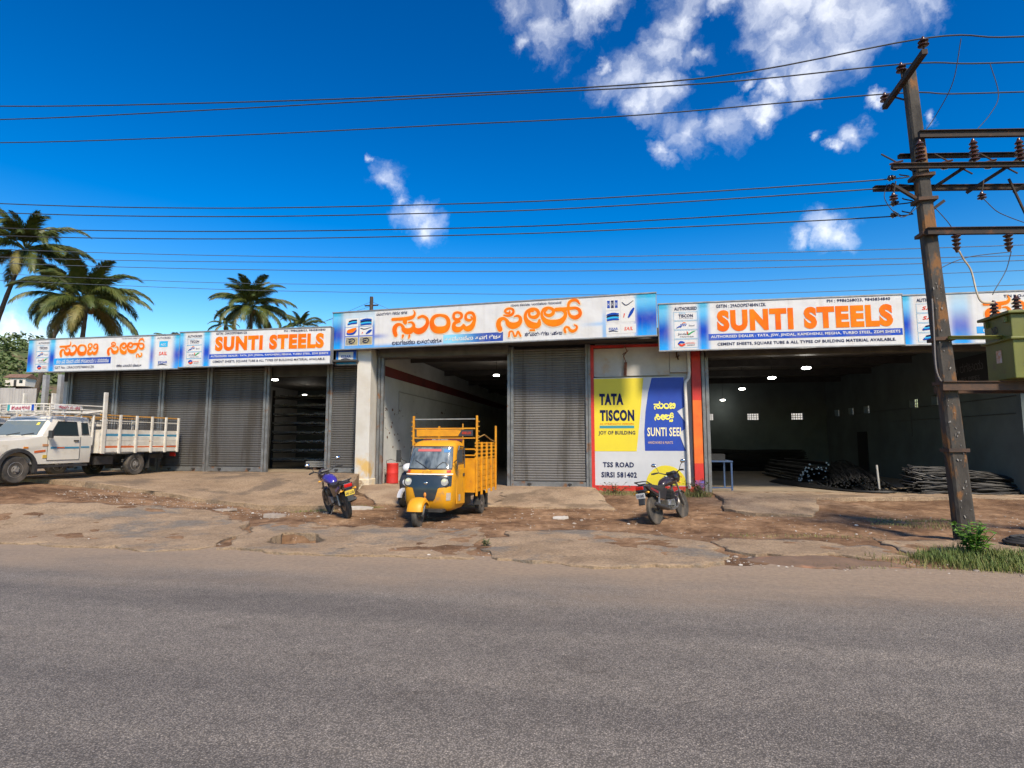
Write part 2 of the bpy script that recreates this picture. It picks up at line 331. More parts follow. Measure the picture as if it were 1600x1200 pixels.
def asphalt_mat():
    m, nt, b = new_mat('asphalt'); N = nt.nodes; L = nt.links
    tc = N.new('ShaderNodeTexCoord'); v = tc.outputs['Object']
    def nz(s, d=6, r=.6, st=None):
        n = N.new('ShaderNodeTexNoise'); n.inputs['Scale'].default_value = s; n.inputs['Detail'].default_value = d; n.inputs['Roughness'].default_value = r
        if st:
            mp = N.new('ShaderNodeMapping'); mp.inputs['Scale'].default_value = st; L.new(v, mp.inputs['Vector']); L.new(mp.outputs[0], n.inputs['Vector'])
        else: L.new(v, n.inputs['Vector'])
        return n.outputs['Fac']
    def ramp(f, stops):
        r = N.new('ShaderNodeValToRGB'); L.new(f, r.inputs[0]); e = r.color_ramp.elements
        while len(e) < len(stops): e.new(.5)
        for i, (p, c) in enumerate(stops): e[i].position = p; e[i].color = (*c, 1)
        return r.outputs[0]
    def mul(a, bb, fac=1):
        x = N.new('ShaderNodeMix'); x.data_type = 'RGBA'; x.blend_type = 'MULTIPLY'; x.inputs['Factor'].default_value = fac; L.new(a, x.inputs['A']); L.new(bb, x.inputs['B']); return x.outputs['Result']
    vo = N.new('ShaderNodeTexVoronoi'); vo.inputs['Scale'].default_value = 92; L.new(v, vo.inputs['Vector'])
    agg = ramp(vo.outputs['Distance'], [(.05, (.29, .266, .238)), (.32, (.205, .187, .167)), (.6, (.105, .096, .086))])
    sep = N.new('ShaderNodeSeparateColor'); L.new(vo.outputs['Color'], sep.inputs[0])
    tone = ramp(sep.outputs[0], [(0, (.68, .67, .66)), (.6, (1, .985, .97)), (.93, (1.12, 1.09, 1.05)), (1, (1.6, 1.56, 1.5))])
    c = mul(agg, tone)
    big = ramp(nz(1, 5, .6, (.16, .55, 1)), [(.3, (.84, .83, .83)), (.6, (1.1, 1.08, 1.06))]); c = mul(c, big)
    mid = ramp(nz(6, 6, .65), [(.3, (.86, .86, .86)), (.7, (1.12, 1.12, 1.12))]); c = mul(c, mid)
    # wheel tracks polished by traffic, oil drips and a few old seams
    lane = ramp(nz(1, 4, .55, (.05, 1.5, 1)), [(.34, (.87, .87, .88)), (.5, (1, 1, 1)), (.66, (1.14, 1.13, 1.11))]); c = mul(c, lane)
    oil = ramp(nz(1.7, 7, .68, (.6, 1.1, 1)), [(.3, (.74, .73, .72)), (.42, (1, 1, 1))]); c = mul(c, oil)
    wv = N.new('ShaderNodeTexNoise'); wv.inputs['Scale'].default_value = 1.5; wv.inputs['Detail'].default_value = 8; L.new(v, wv.inputs['Vector'])
    ad0 = N.new('ShaderNodeMix'); ad0.data_type = 'VECTOR'; ad0.inputs['Factor'].default_value = .2; L.new(v, ad0.inputs[4]); L.new(wv.outputs['Color'], ad0.inputs[5])
    vc = N.new('ShaderNodeTexVoronoi'); vc.feature = 'DISTANCE_TO_EDGE'; vc.inputs['Scale'].default_value = .22; L.new(ad0.outputs[1], vc.inputs['Vector'])
    gt = N.new('ShaderNodeMath'); gt.operation = 'MULTIPLY_ADD'; L.new(nz(.35, 3), gt.inputs[0]); gt.inputs[1].default_value = .02; gt.inputs[2].default_value = -.0122
    cmp_ = N.new('ShaderNodeMath'); cmp_.operation = 'LESS_THAN'; L.new(vc.outputs['Distance'], cmp_.inputs[0]); L.new(gt.outputs[0], cmp_.inputs[1])
    xx = N.new('ShaderNodeMix'); xx.data_type = 'RGBA'; L.new(cmp_.outputs[0], xx.inputs['Factor']); L.new(c, xx.inputs['A']); xx.inputs['B'].default_value = (.05, .045, .04, 1); c = xx.outputs['Result']
    # dust that has blown in from the verge
    sp = N.new('ShaderNodeSeparateXYZ'); L.new(v, sp.inputs[0])
    ad = N.new('ShaderNodeMath'); ad.operation = 'MULTIPLY_ADD'; L.new(nz(1.0, 7, .6, (.5, 1.2, 1)), ad.inputs[0]); ad.inputs[1].default_value = 2.6; L.new(sp.outputs['Y'], ad.inputs[2])
    mr = N.new('ShaderNodeMapRange'); mr.interpolation_type = 'SMOOTHSTEP'; mr.inputs['From Min'].default_value = 7.0; mr.inputs['From Max'].default_value = 9.5; mr.inputs['To Max'].default_value = .9; L.new(ad.outputs[0], mr.inputs['Value'])
    dust = ramp(nz(14, 7, .6), [(.3, (.21, .155, .107)), (.7, (.31, .232, .16))])
    x = N.new('ShaderNodeMix'); x.data_type = 'RGBA'; L.new(mr.outputs[0], x.inputs['Factor']); L.new(c, x.inputs['A']); L.new(dust, x.inputs['B'])
    L.new(x.outputs['Result'], b.inputs['Base Color']); b.inputs['Roughness'].default_value = .82; b.inputs['Specular IOR Level'].default_value = .35
    bp = N.new('ShaderNodeBump'); bp.invert = True; bp.inputs['Strength'].default_value = .55; bp.inputs['Distance'].default_value = .006; L.new(vo.outputs['Distance'], bp.inputs['Height'])
    bp2 = N.new('ShaderNodeBump'); bp2.inputs['Strength'].default_value = .4; bp2.inputs['Distance'].default_value = .02; L.new(nz(30, 6, .7), bp2.inputs['Height']); L.new(bp.outputs[0], bp2.inputs['Normal'])
    L.new(bp2.outputs[0], b.inputs['Normal'])
    return m
dirt = ground_mat()
def concrete_mat(name, c1, c2, c3, cs=.45):
    """old cast concrete: dust-tan, worn to grey in patches, cracked, pitted"""
    m, nt, b = new_mat(name); N = nt.nodes; L = nt.links
    tc = N.new('ShaderNodeTexCoord'); v = tc.outputs['Object']
    def nz(s, d=9, r=.62):
        n = N.new('ShaderNodeTexNoise'); n.inputs['Scale'].default_value = s; n.inputs['Detail'].default_value = d; n.inputs['Roughness'].default_value = r; L.new(v, n.inputs['Vector']); return n
    def mr(f, a, b_, c=0, d=1, sm=True):
        q = N.new('ShaderNodeMapRange'); q.interpolation_type = 'SMOOTHSTEP' if sm else 'LINEAR'; q.inputs['From Min'].default_value = a; q.inputs['From Max'].default_value = b_; q.inputs['To Min'].default_value = c; q.inputs['To Max'].default_value = d; L.new(f, q.inputs['Value']); return q.outputs[0]
    def mix(f, a, b_, bt='MIX'):
        x = N.new('ShaderNodeMix'); x.data_type = 'RGBA'; x.blend_type = bt
        for s_, q in (('Factor', f), ('A', a), ('B', b_)):
            if isinstance(q, tuple): x.inputs[s_].default_value = (*q, 1)
            elif isinstance(q, (int, float)): x.inputs[s_].default_value = q
            else: L.new(q, x.inputs[s_])
        return x.outputs['Result']
    c = mix(mr(nz(1.1).outputs['Fac'], .35, .65), c1, c2)
    c = mix(mr(nz(.62, 10, .68).outputs['Fac'], .5, .62), c, c3)
    c = mix(mr(nz(3.1, 10, .7).outputs['Fac'], .56, .7, 0, .7), c, tuple(x * .55 for x in c2))
    sp = nz(26, 6, .7); c = mix(1, c, mix(mr(sp.outputs['Fac'], .3, .7), (.72, .7, .68), (1.2, 1.18, 1.15)), 'MULTIPLY')
    wv = nz(2.2, 6, .6); ad = N.new('ShaderNodeMix'); ad.data_type = 'VECTOR'; ad.inputs['Factor'].default_value = .13; L.new(v, ad.inputs[4]); L.new(wv.outputs['Color'], ad.inputs[5])
    vo = N.new('ShaderNodeTexVoronoi'); vo.feature = 'DISTANCE_TO_EDGE'; vo.inputs['Scale'].default_value = cs; L.new(ad.outputs[1], vo.inputs['Vector'])
    cr = mr(vo.outputs['Distance'], .004, .016, 1, 0); gate = mr(nz(.5, 3).outputs['Fac'], .56, .63); ml = N.new('ShaderNodeMath'); ml.operation = 'MULTIPLY'; L.new(cr, ml.inputs[0]); L.new(gate, ml.inputs[1])
    c = mix(ml.outputs[0], c, (.05, .038, .028)); L.new(c, b.inputs['Base Color']); b.inputs['Roughness'].default_value = .93; b.inputs['Specular IOR Level'].default_value = .25
    h = N.new('ShaderNodeMath'); h.operation = 'MULTIPLY_ADD'; L.new(ml.outputs[0], h.inputs[0]); h.inputs[1].default_value = -.8; L.new(nz(9, 10, .72).outputs['Fac'], h.inputs[2])
    bp = N.new('ShaderNodeBump'); bp.inputs['Strength'].default_value = .85; bp.inputs['Distance'].default_value = .05; L.new(h.outputs[0], bp.inputs['Height']); L.new(bp.outputs[0], b.inputs['Normal'])
    return m
concrete = concrete_mat('old_concrete', (.33, .245, .163), (.245, .178, .117), (.18, .158, .133))
apron_concrete = concrete_mat('apron_concrete', (.31, .228, .15), (.235, .168, .109), (.16, .122, .088), .35)
ramp_concrete = concrete_mat('ramp_concrete', (.37, .28, .19), (.28, .2, .133), (.19, .14, .095), .5)
red_soil = M('red_soil', (.17, .105, .066), (.12, .078, .052), 2.5, .95, bump=.6, bscale=22, detail=9, spot=(.28, .14, .08), sscale=1.1, samt=.4)
field_mat = M('far_field', (.14, .1, .06), (.06, .08, .03), .03, .95, detail=10)

MB().add([(-1500, -1500, -.35), (1500, -1500, -.35), (1500, 1500, -.35), (-1500, 1500, -.35)], [(0, 1, 2, 3)]).build('ground', field_mat)
tag(bpy.data.objects['ground'], kind='structure')
m = MB()
m.add([(-300, -6, 0), (300, -6, 0), (300, 8.75, 0), (-300, 8.75, 0), (-300, -6, -.3), (300, -6, -.3), (300, 8.75, -.3), (-300, 8.75, -.3)], [(0, 1, 2, 3), (0, 4, 5, 1), (3, 2, 6, 7)])
tag(m.build('road', asphalt_mat(), fixn=False), kind='structure')
tag(MB().add([(-300, -40, -.03), (300, -40, -.03), (300, -5.7, -.03), (-300, -5.7, -.03)], [(0, 1, 2, 3)]).build('opposite_verge', dirt), kind='structure')

def verge():
    xs = []; x = -60
    while x < 60:
        xs.append(x); x += .085 if -21 < x < 14 else 1.2
    ys = []; y = 8.0
    while y < 18.3:
        ys.append(y); y += .085
    def hole(x, y): return -6.0 < x < -4.95 and 8.9 < y < 9.75
    vs = []; fs = []
    for yy in ys:
        for xx in xs:
            z = g(xx, yy)
            if hole(xx, yy): z -= .45
            if yy > 17.4 and (xx < -7.5): z = min(z, .4)
            vs.append((xx, yy, z))
    w = len(xs)
    for j in range(len(ys) - 1):
        for i in range(w - 1): fs.append((j*w+i, j*w+i+1, (j+1)*w+i+1, (j+1)*w+i))
    mm = MB(); mm.add(vs, fs); o = mm.build('dirt_verge', dirt, smooth=False, fixn=False)
    for p in o.data.polygons: p.use_smooth = True
    tag(o, kind='structure')
verge()
def yard(name, x0, x1, y0, y1, z):
    tag(MB().box(x0, x1, y0, y1, z - .3, z).build(name, dirt), kind='structure')
yard('yard', -60, -21, 18.3, 60, .5)

def slab(name, outline, lift, thick, mat, parent=None, jag=.06, holes=(), step=.13, zf=None, rough=.02, seed=0):
    """a cast slab with a broken edge: real thickness, uneven top"""
    rnd = random.Random(seed); zf = zf or (lambda x, y: g0(x, y))
    def ring(poly):
        pts = []
        for i in range(len(poly)):
            a = Vector(poly[i]); b = Vector(poly[(i+1) % len(poly)]); n = max(1, int((b - a).length / .16)); nn = Vector((b.y - a.y, a.x - b.x)).normalized()
            for k in range(n):
                p = a.lerp(b, k / n); q = p + nn * jag * 1.6 * (fbm(p.x, p.y, 1.8, 5, seed) ) + nn * rnd.uniform(-.25, .25) * jag
                pts.append(q)
        return pts
    rings = [ring(outline)] + [ring(h) for h in holes]
    co = []; ed = []
    for r in rings:
        b = len(co); co += r; ed += [(b + i, b + (i+1) % len(r)) for i in range(len(r))]
    nb = len(co)
    xs = [p.x for p in rings[0]]; ys = [p.y for p in rings[0]]
    x = min(xs)
    def inside(px, py, poly):
        c = False
        for i in range(len(poly)):
            a, b = poly[i], poly[i-1]
            if (a.y > py) != (b.y > py) and px < (b.x - a.x) * (py - a.y) / (b.y - a.y) + a.x: c = not c
        return c
    while x < max(xs):
        y = min(ys)
        while y < max(ys):
            px, py = x + rnd.uniform(-.05, .05), y + rnd.uniform(-.05, .05)
            if inside(px, py, rings[0]) and not any(inside(px, py, h) for h in rings[1:]): co.append(Vector((px, py)))
            y += step
        x += step
    V, E, F, *_ = geometry.delaunay_2d_cdt(co, ed, [], 0, 1e-5)
    F = [f for f in F if inside(*(sum(V[i][k] for i in f) / len(f) for k in (0, 1)), rings[0]) and not any(inside(*(sum(V[i][k] for i in f) / len(f) for k in (0, 1)), h) for h in rings[1:])]
    top = [(p.x, p.y, zf(p.x, p.y) + lift + rough * fbm(p.x, p.y, 2.2, 4, 3) + rough * .45 * fbm(p.x, p.y, 6.5, 3, 5) + rough * .8 * fbm(p.x, p.y, .5, 2, 9)) for p in V]
    bot = [(p[0], p[1], p[2] - thick) for p in top]; n = len(top)
    cnt = {}
    for f in F:
        for i in range(len(f)):
            e = (f[i], f[(i+1) % len(f)]); cnt[e] = 1
    sides = [(a, b, b + n, a + n) for (a, b) in cnt if (b, a) not in cnt]
    mm = MB(); mm.add(top + bot, [tuple(f) for f in F] + sides)
    o = mm.build(name, mat, parent, fixn=True)
    for p in o.data.polygons: p.use_smooth = p.normal.z > .5
    return o
pave = bpy.data.objects.new('pavement', None); C.objects.link(pave); tag(pave, kind='structure')
def zr(x, y): return g0(x, y)
SL = [
    ([(-14.78,10.16),(-13.32,10.59),(-12.24,11.27),(-10.60,12.06),(-9.38,12.25),(-7.47,10.85),(-6.79,9.68),(-6.37,8.36),(-7.06,7.96),(-8.80,8.05),(-10.20,8.17),(-11.97,8.18)], []),
    ([(-6.15,8.29),(-6.88,10.32),(-6.94,11.24),(-5.60,10.90),(-3.84,10.86),(-2.65,11.16),(-2.26,10.19),(-2.31,9.26),(-2.01,8.25),(-3.40,8.24),(-4.39,8.17),(-5.43,8.14)], [[(-5.75,8.83),(-6.01,9.75),(-5.26,9.81),(-4.92,8.86)]]),
    ([(-2.13,9.06),(-2.03,10.69),(-0.75,11.16),(0.87,10.75),(1.59,9.96),(1.52,8.88),(1.17,8.28),(-0.28,7.98),(-1.66,8.26)], []),
    ([(1.56,10.59),(3.22,10.75),(4.17,9.96),(4.14,9.34),(3.11,9.25),(1.86,9.23)], []),
    ([(4.41,10.96),(5.45,11.08),(7.09,11.12),(6.38,10.04),(5.06,9.80),(4.31,9.67)], []),
    ([(1.53,8.69),(2.26,9.41),(3.18,9.47),(3.89,9.11),(3.9,8.6),(2.7,8.42),(1.75,8.4)], []),
]
for i, (ou, ho) in enumerate(SL):
    if i < 5: slab('paving_slab', ou, .03, .3, concrete, pave, .16, ho, seed=20 + i, rough=.03)
    else: tag(slab('soil_patch', ou, .0, .1, red_soil, None, .12, seed=40, rough=.035, zf=lambda x, y: -.04 + .075 * math.exp(-((x - 2.8) / .95) ** 2 - ((y - 8.95) / .42) ** 2)), kind='structure')

# raised apron in front of the left shutters, ramp to the middle shop, ramp to the big hall
def z_apron(x, y):
    t = sstep(13.2, 17.6, y); f = g0(x, 13.4) + .1
    return f * (1 - t) + .66 * t
o = slab('apron', [(-26, 12.7), (-17.5, 12.9), (-14.2, 13.3), (-11.2, 13.35), (-8.6, 13.25), (-6.9, 13.55), (-7.4, 15.4), (-8.2, 17.75), (-8.35, 18.6), (-26, 18.6)], 0, .5, apron_concrete, None, .035, zf=z_apron, rough=.015, seed=5, step=.35); tag(o, kind='structure')
def z_ramp(x, y): return .02 + .27 * sstep(14.6, 17.7, y)
o = slab('ramp', [(-7.75, 16.6), (-6.4, 14.9), (-4.5, 14.75), (-2.2, 14.7), (-.3, 14.55), (-.05, 14.75), (-.62, 17.75), (-.75, 18.3), (-7.7, 18.3), (-8.0, 17.7)], .02, .3, ramp_concrete, None, .05, zf=z_ramp, rough=.02, seed=8, step=.3); tag(o, kind='structure')
def z_ramp2(x, y): return .02 + .18 * sstep(14.0, 17.2, y)
o = slab('ramp', [(2.75, 17.4), (2.85, 16.2), (2.6, 14.9), (3.2, 14.25), (4.35, 14.15), (4.9, 15.2), (5.2, 16.6), (8, 17.1), (14, 17.2), (14, 18.4), (2.72, 18.4)], .02, .3, ramp_concrete, None, .05, zf=z_ramp2, rough=.02, seed=9, step=.3); tag(o, kind='structure')

# ------------------------------------------------------------------ the shop building
FY = 18.09
bld = thing('shop_building', 'long low steel shop building with shutters, white pillar and open halls', 'building', (0, 0, 0))
def part(name, mb, mat, parent=bld, **k): return mb.build(name, mat, parent, **k)
floor_c = M('shop_floor', (.3, .235, .16), (.24, .19, .13), .7, .75, bump=.15, bscale=10, spot=(.17, .14, .1), sscale=.6, samt=.4)
part('floor', MB().box(-20.2, -8.3, 18.4, 34, .3, .665), floor_c)
part('floor', MB().box(-8.1, 2.6, 18.2, 42, 0, .285), floor_c)
part('floor', MB().box(2.6, 11.3, 18.2, 33.2, 0, .205), floor_c)
# left shop: side wall, back wall, inner faces
part('wall', MB().box(-20.45, -20.2, 18.2, 34, .2, 5.0), white_paint)
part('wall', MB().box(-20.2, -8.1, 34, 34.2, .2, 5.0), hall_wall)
part('wall', MB().box(-8.1, -7.75, 18.2, 42, 0, 4.95), inner_wall)
part('wall', MB().box(-7.75, 2.4, 42, 42.2, 0, 4.95), inner_wall)
part('wall', MB().box(-.55, 2.35, 18.2, 18.5, 0, 5.0), white_paint)       # solid front behind the poster
part('wall', MB().box(-.6, -.4, 18.5, 42, 0, 4.95), inner_wall)
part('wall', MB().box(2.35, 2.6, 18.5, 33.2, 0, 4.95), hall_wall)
# hall back wall and right wall with rows of vent openings
def vent_wall(axis, a0, a1, c0, c1, z0, z1, wins, zc, w, h):
    mb = MB()
    def bx(p, q, u, v):
        if axis == 'x': mb.box(p, q, c0, c1, u, v)
        else: mb.box(c0, c1, p, q, u, v)
    lo, hi = zc - h / 2, zc + h / 2
    bx(a0, a1, z0, lo); bx(a0, a1, hi, z1); p = a0
    for c in sorted(wins): bx(p, c - w / 2, lo, hi); p = c + w / 2
    bx(p, a1, lo, hi)
    return mb
BW = [5.16, 7.54, 9.8]; RW = [22.53, 24.1, 28.24, 29.96, 31.74]
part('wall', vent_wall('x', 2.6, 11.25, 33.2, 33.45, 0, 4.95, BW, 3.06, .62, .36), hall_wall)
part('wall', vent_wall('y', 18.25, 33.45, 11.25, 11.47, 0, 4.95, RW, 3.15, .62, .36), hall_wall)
jali = M('vent_block', (.62, .6, .56), (.5, .48, .45), 6, .9)
def vent(axis, c):
    mb = MB(); 
    for i in range(6):
        u = c - .31 + .62 * i / 5
        if axis == 'x': mb.box(u - .014, u + .014, 33.38, 33.42, 2.88, 3.24)
        else: mb.box(11.43, 11.465, u - .014, u + .014, 2.97, 3.33)
    for j in range(4):
        if axis == 'x': z = 2.88 + .36 * j / 3; mb.box(c - .33, c + .33, 33.383, 33.417, z - .014, z + .014)
        else: z = 2.97 + .36 * j / 3; mb.box(11.433, 11.462, c - .33, c + .33, z - .014, z + .014)
    part('vent_grille', mb, jali)
for c in BW: vent('x', c)
for c in RW: vent('y', c)
# roof, front beams, soffit of the sign canopy
roof_m = M('roof_sheet', (.12, .115, .11), (.2, .17, .14), 2, .8)
part('roof', MB().box(-20.6, -8.1, 17.3, 34.3, 4.98, 5.1), roof_m)
part('roof', MB().box(-8.1, 2.5, 17.5, 42.3, 5.0, 5.12), roof_m)
part('roof', MB().box(2.5, 14, 17.3, 33.6, 4.97, 5.09), roof_m)
part('lintel', MB().box(-20.4, -8.2, 18.15, 18.4, 3.95, 4.97), dark_soffit)
part('lintel', MB().box(-7.75, -.56, 18.22, 18.42, 4.5, 4.98), dark_soffit)
part('lintel', MB().box(2.6, 11.25, 18.2, 18.45, 4.4, 4.96), dark_soffit)
part('soffit', MB().box(-20.6, -8.25, 17.2, 18.14, 4.3, 4.36), dark_soffit)
part('soffit', MB().box(-8.1, 2.5, 17.45, 18.18, 4.78, 4.84), dark_soffit)
part('soffit', MB().box(2.6, 14, 17.2, 18.18, 4.46, 4.52), dark_soffit)
part('roller_housing', MB().box(-7.7, -3.3, 17.85, 18.2, 4.5, 4.77), M('housing_sheet', (.07, .065, .06), (.11, .1, .09), 3, .6, .3))
part('roller_housing', MB().box(2.75, 11.2, 17.85, 18.18, 4.25, 4.45), bpy.data.materials['housing_sheet'])
for y in (20.5, 24, 27.5, 31): part('roof_beam', MB().box(2.6, 11.25, y, y + .12, 4.7, 4.96), dark_soffit)
for y in (21, 25.5, 30, 35): part('roof_beam', MB().box(-7.75, -.6, y, y + .12, 4.75, 4.99), dark_soffit)
# pillars and jambs
pil = part('pillar', MB().box(-8.3, -7.82, 17.5, 18.3, .1, 4.76), M('pillar_paint', (.52, .51, .48), (.45, .42, .37), 1.2, .8, bump=.2, bscale=25, spot=(.55, .36, .12), sscale=.8, samt=.36), bevel=.012)
part('pillar_base', MB().box(-8.34, -7.78, 17.46, 18.29, .05, .5), M('stained_plaster', (.6, .48, .28), (.62, .56, .45), 3, .9, bump=.3, spot=(.25, .17, .1), sscale=3, samt=.36), bevel=.02)
part('jamb', MB().box(2.36, 2.62, 17.98, 18.2, 2.95, 4.7), red_paint)
part('jamb', MB().box(2.36, 2.62, 17.982, 18.2, 1.05, 2.95), orange_paint)
part('jamb', MB().box(2.36, 2.62, 17.98, 18.2, .55, 1.05), red_paint)
part('jamb', MB().box(2.36, 2.62, 17.978, 18.2, .05, .55), M('blue_splashed_paint', (.03, .1, .4), (.4, .05, .06), 6, .7, spot=(.5, .5, .5), sscale=5, samt=.36))
def rail(x, z0, z1, y=18.0, w=.1):
    mb = MB(); mb.box(x - w, x - w * .15, y - .06, y + .08, z0, z1); mb.box(x + w * .1, x + w, y - .045, y + .07, z0, z1); mb.box(x - w * .16, x + w * .11, y, y + .06, z0, z1)
    for k in range(6): z = z0 + (z1 - z0) * (k + .5) / 6; mb.obox((x - w * .55, y - .065, z), (.04, .02, .06))
    return part('guide_rail', mb, rail_steel)
for x in (-19.9, -17.93, -16.0, -14.08, -11.85, -9.5): rail(x, .63, 4.3)
rail(-7.66, .25, 4.78); rail(-3.25, .25, 4.75); rail(-.78, .25, 4.75, w=.08); rail(2.74, .18, 4.45)
# band, conduit and nail marks on the white inner wall
part('painted_band', MB().box(-7.76, -7.742, 18.3, 41.9, 3.95, 4.3), M('maroon_paint', (.16, .02, .02), (.1, .016, .016), 2, .8))
part('conduit', MB().box(-7.75, -7.72, 19.8, 31, 3.5, 3.53).box(-7.75, -7.72, 19.8, 19.83, 2.7, 3.5), M('conduit_grey', (.28, .28, .27), rough=.7))
rn = random.Random(3); mb = MB()
for i in range(70):
    y = 18.6 + rn.random() ** 1.6 * 12; z = rn.uniform(.5, 3.2); s = rn.uniform(.02, .09)
    mb.obox((-7.745, y, z), (.012, s, s * rn.uniform(.3, 1.3)), (rn.uniform(0, 3), 0, 0))
tag(part('chipped_plaster', mb, M('bare_plaster', (.06, .055, .05), (.2, .1, .06), 8, .95)), kind='stuff')
# cables along the hall's right wall, dark doorway in it
part('wall_cable', MB().tube([(11.23, 18.4, 3.0), (11.23, 22, 2.97), (11.23, 27, 3.02), (11.23, 33, 2.98)], .012, 5).tube([(11.23, 18.5, 2.5), (11.23, 26, 2.52)], .01, 5).tube([(11.23, 24.3, 2.97), (11.23, 24.3, 1.9)], .01, 5), black_plastic)
part('door_leaf', MB().box(11.2, 11.25, 28.3, 29.3, .2, 2.15), M('black_door', (.012, .012, .012), rough=.8))
# plate above the poster, in three sheets
sheet_m = M('white_sheet', (.46, .45, .43), (.38, .36, .34), 2, .7, bump=.1, spot=(.4, .32, .25), sscale=2, samt=.36)
for (x0, x1, z0, z1, y) in ((-.6, .33, 3.72, 4.62, 18.12), (.335, 1.72, 3.74, 4.64, 18.1), (1.725, 2.24, 3.82, 4.63, 18.07)):
    part('cover_sheet', MB().box(x0, x1, y, y + .05, z0, z1), sheet_m, bevel=.006)
part('frame_strip', MB().box(-.745, -.6, 18.0, 18.2, .2, 4.72), red_paint)
part('frame_strip', MB().box(-.6, 2.34, 18.02, 18.2, .18, .36), red_paint)
part('frame_strip', MB().box(-.6, 1.4, 18.03, 18.2, 4.64, 4.72), red_paint)
part('drainpipe', MB().tube([(2.28, 17.95, 4.6), (2.28, 17.95, 3.78), (2.26, 17.95, 3.62), (2.16, 17.95, 3.5), (2.15, 17.95, 3.3), (2.19, 17.95, .3)], .05, 10), M('pvc_pipe', (.62, .61, .58), (.5, .48, .44), 4, .6), smooth=True)
part('rusty_bracket', MB().obox((.38, 18.03, 3.95), (.09, .06, .42), (0, .06, 0)).tube([(.36, 18.0, 4.7), (.44, 17.98, 4.5), (.33, 17.98, 4.35), (.4, 17.98, 4.15), (.38, 17.98, 3.8)], .014, 5).tube([(.3, 17.98, 4.4), (.48, 17.98, 4.52)], .012, 5), M('rust_red', (.2, .07, .04), (.1, .05, .035), 8, .9))
part('rusty_bracket', MB().tube([(1.95, 18.03, 4.6), (1.93, 18.03, 4.35), (1.98, 18.03, 4.2)], .02, 5).tube([(1.9, 18.03, 4.28), (2.02, 18.03, 4.33)], .012, 5), rust)

# ------------------------------------------------------------------ roller shutters
def shutter(x0, x1, z0, z1, label, y=18.02, sm=None):
    t = thing('roller_shutter', label, 'shutter', ((x0 + x1) / 2, y, z0), 0, 'grey roller shutters along the shop front'); w = (x1 - x0) / 2
    p = .078; n = int((z1 - z0 - .18) / p); prof = []
    for i in range(n):
        z = .18 + i * p
        for k in range(6): a = k / 6; prof.append((-.017 * abs(math.sin(a * PI)) ** .8, z + a * p))
    prof.append((0, .18 + n * p))
    mb = MB(); nx = 8; rr = random.Random(x0)
    off = [[rr.uniform(-.004, .004) for _ in range(nx + 1)] for _ in range(n + 1)]
    for j, (yy, z) in enumerate(prof):
        for i in range(nx + 1): mb.v.append((-w + 2 * w * i / nx, yy + off[min(n, j // 6)][i] + .012 * fbm(x0 + i * .4, z, .7), z))
    for j in range(len(prof) - 1):
        for i in range(nx): b = j * (nx + 1) + i; mb.f.append((b, b + 1, b + nx + 2, b + nx + 1))
    o = mb.build('slat_curtain', sm or shutter_steel, t, smooth=30, fixn=False)
    MB().box(-w, w, -.04, .03, 0, .17).box(-w, w, -.055, .02, .015, .055).build('bottom_bar', rail_steel, t, bevel=.005)
    for sx in (-.55, .55): MB().obox((sx * w, -.06, .1), (.12, .03, .05)).obox((sx * w, -.075, .08), (.03, .02, .1)).build('lock_hasp', dark_metal, t)
    return t
shutter(-19.82, -18.0, .66, 4.32, 'grey roller shutter at the far left end, behind the pickup truck', sm=shutter_brown)
shutter(-17.85, -16.08, .66, 4.32, 'grey roller shutter second from the left end of the shop front', sm=shutter_brown)
shutter(-15.92, -14.16, .66, 4.32, 'grey roller shutter just behind the rear of the white pickup truck bed', sm=shutter_brown)
shutter(-14.0, -11.94, .66, 4.32, 'grey roller shutter directly left of the dark open doorway', sm=shutter_brown)
shutter(-9.42, -8.32, .66, 4.32, 'narrow grey roller shutter between open doorway and white pillar', sm=shutter_brown)
shutter(-3.16, -.86, .28, 4.7, 'tall closed grey roller shutter between the yellow three-wheeler and the poster')
# ------------------------------------------------------------------ lettering
_tc = bpy.data.curves.new('text', 'FONT'); _tc.resolution_u = 3; _to = bpy.data.objects.new('text', _tc)
def text(body, x0, x1, z0, z1, mat, parent, y=-.008, bold=.0, name='lettering', shear=0, split=True):
    _tc.body = body; _tc.offset = bold; _tc.space_character = 1 + bold * 2.4; _tc.shear = shear; _tc.resolution_u = 4 if z1 - z0 > .3 else 2
    me = bpy.data.meshes.new_from_object(_to)
    xs = [v.co.x for v in me.vertices]; ys = [v.co.y for v in me.vertices]
    if not xs: return None
    a, b, c, d = min(xs), max(xs), min(ys), max(ys)
    for v in me.vertices: v.co = (x0 + (v.co.x - a) / (b - a) * (x1 - x0), y, z0 + (v.co.y - c) / max(1e-6, d - c) * (z1 - z0))
    me.materials.clear(); me.materials.append(mat); me.name = name
    if z1 - z0 < .12 or not split:
        o = bpy.data.objects.new(name, me); return link(o, parent)
    bm = bmesh.new(); bm.from_mesh(me); bm.verts.ensure_lookup_table(); seen = set(); isl = []
    for v in bm.verts:                                     # large letters: one object for each
        if v.index in seen: continue
        st = [v]; seen.add(v.index); comp = []
        while st:
            q = st.pop(); comp.append(q)
            for e in q.link_edges:
                w = e.other_vert(q)
                if w.index not in seen: seen.add(w.index); st.append(w)
        isl.append(comp)
    for comp in isl:
        ix = {v.index: i for i, v in enumerate(comp)}; fs = {f for v in comp for f in v.link_faces}
        mb = MB(); mb.add([v.co for v in comp], [[ix[v.index] for v in f.verts] for f in fs]); mb.build('letter', mat, parent, fixn=False)
    bm.free(); bpy.data.meshes.remove(me)
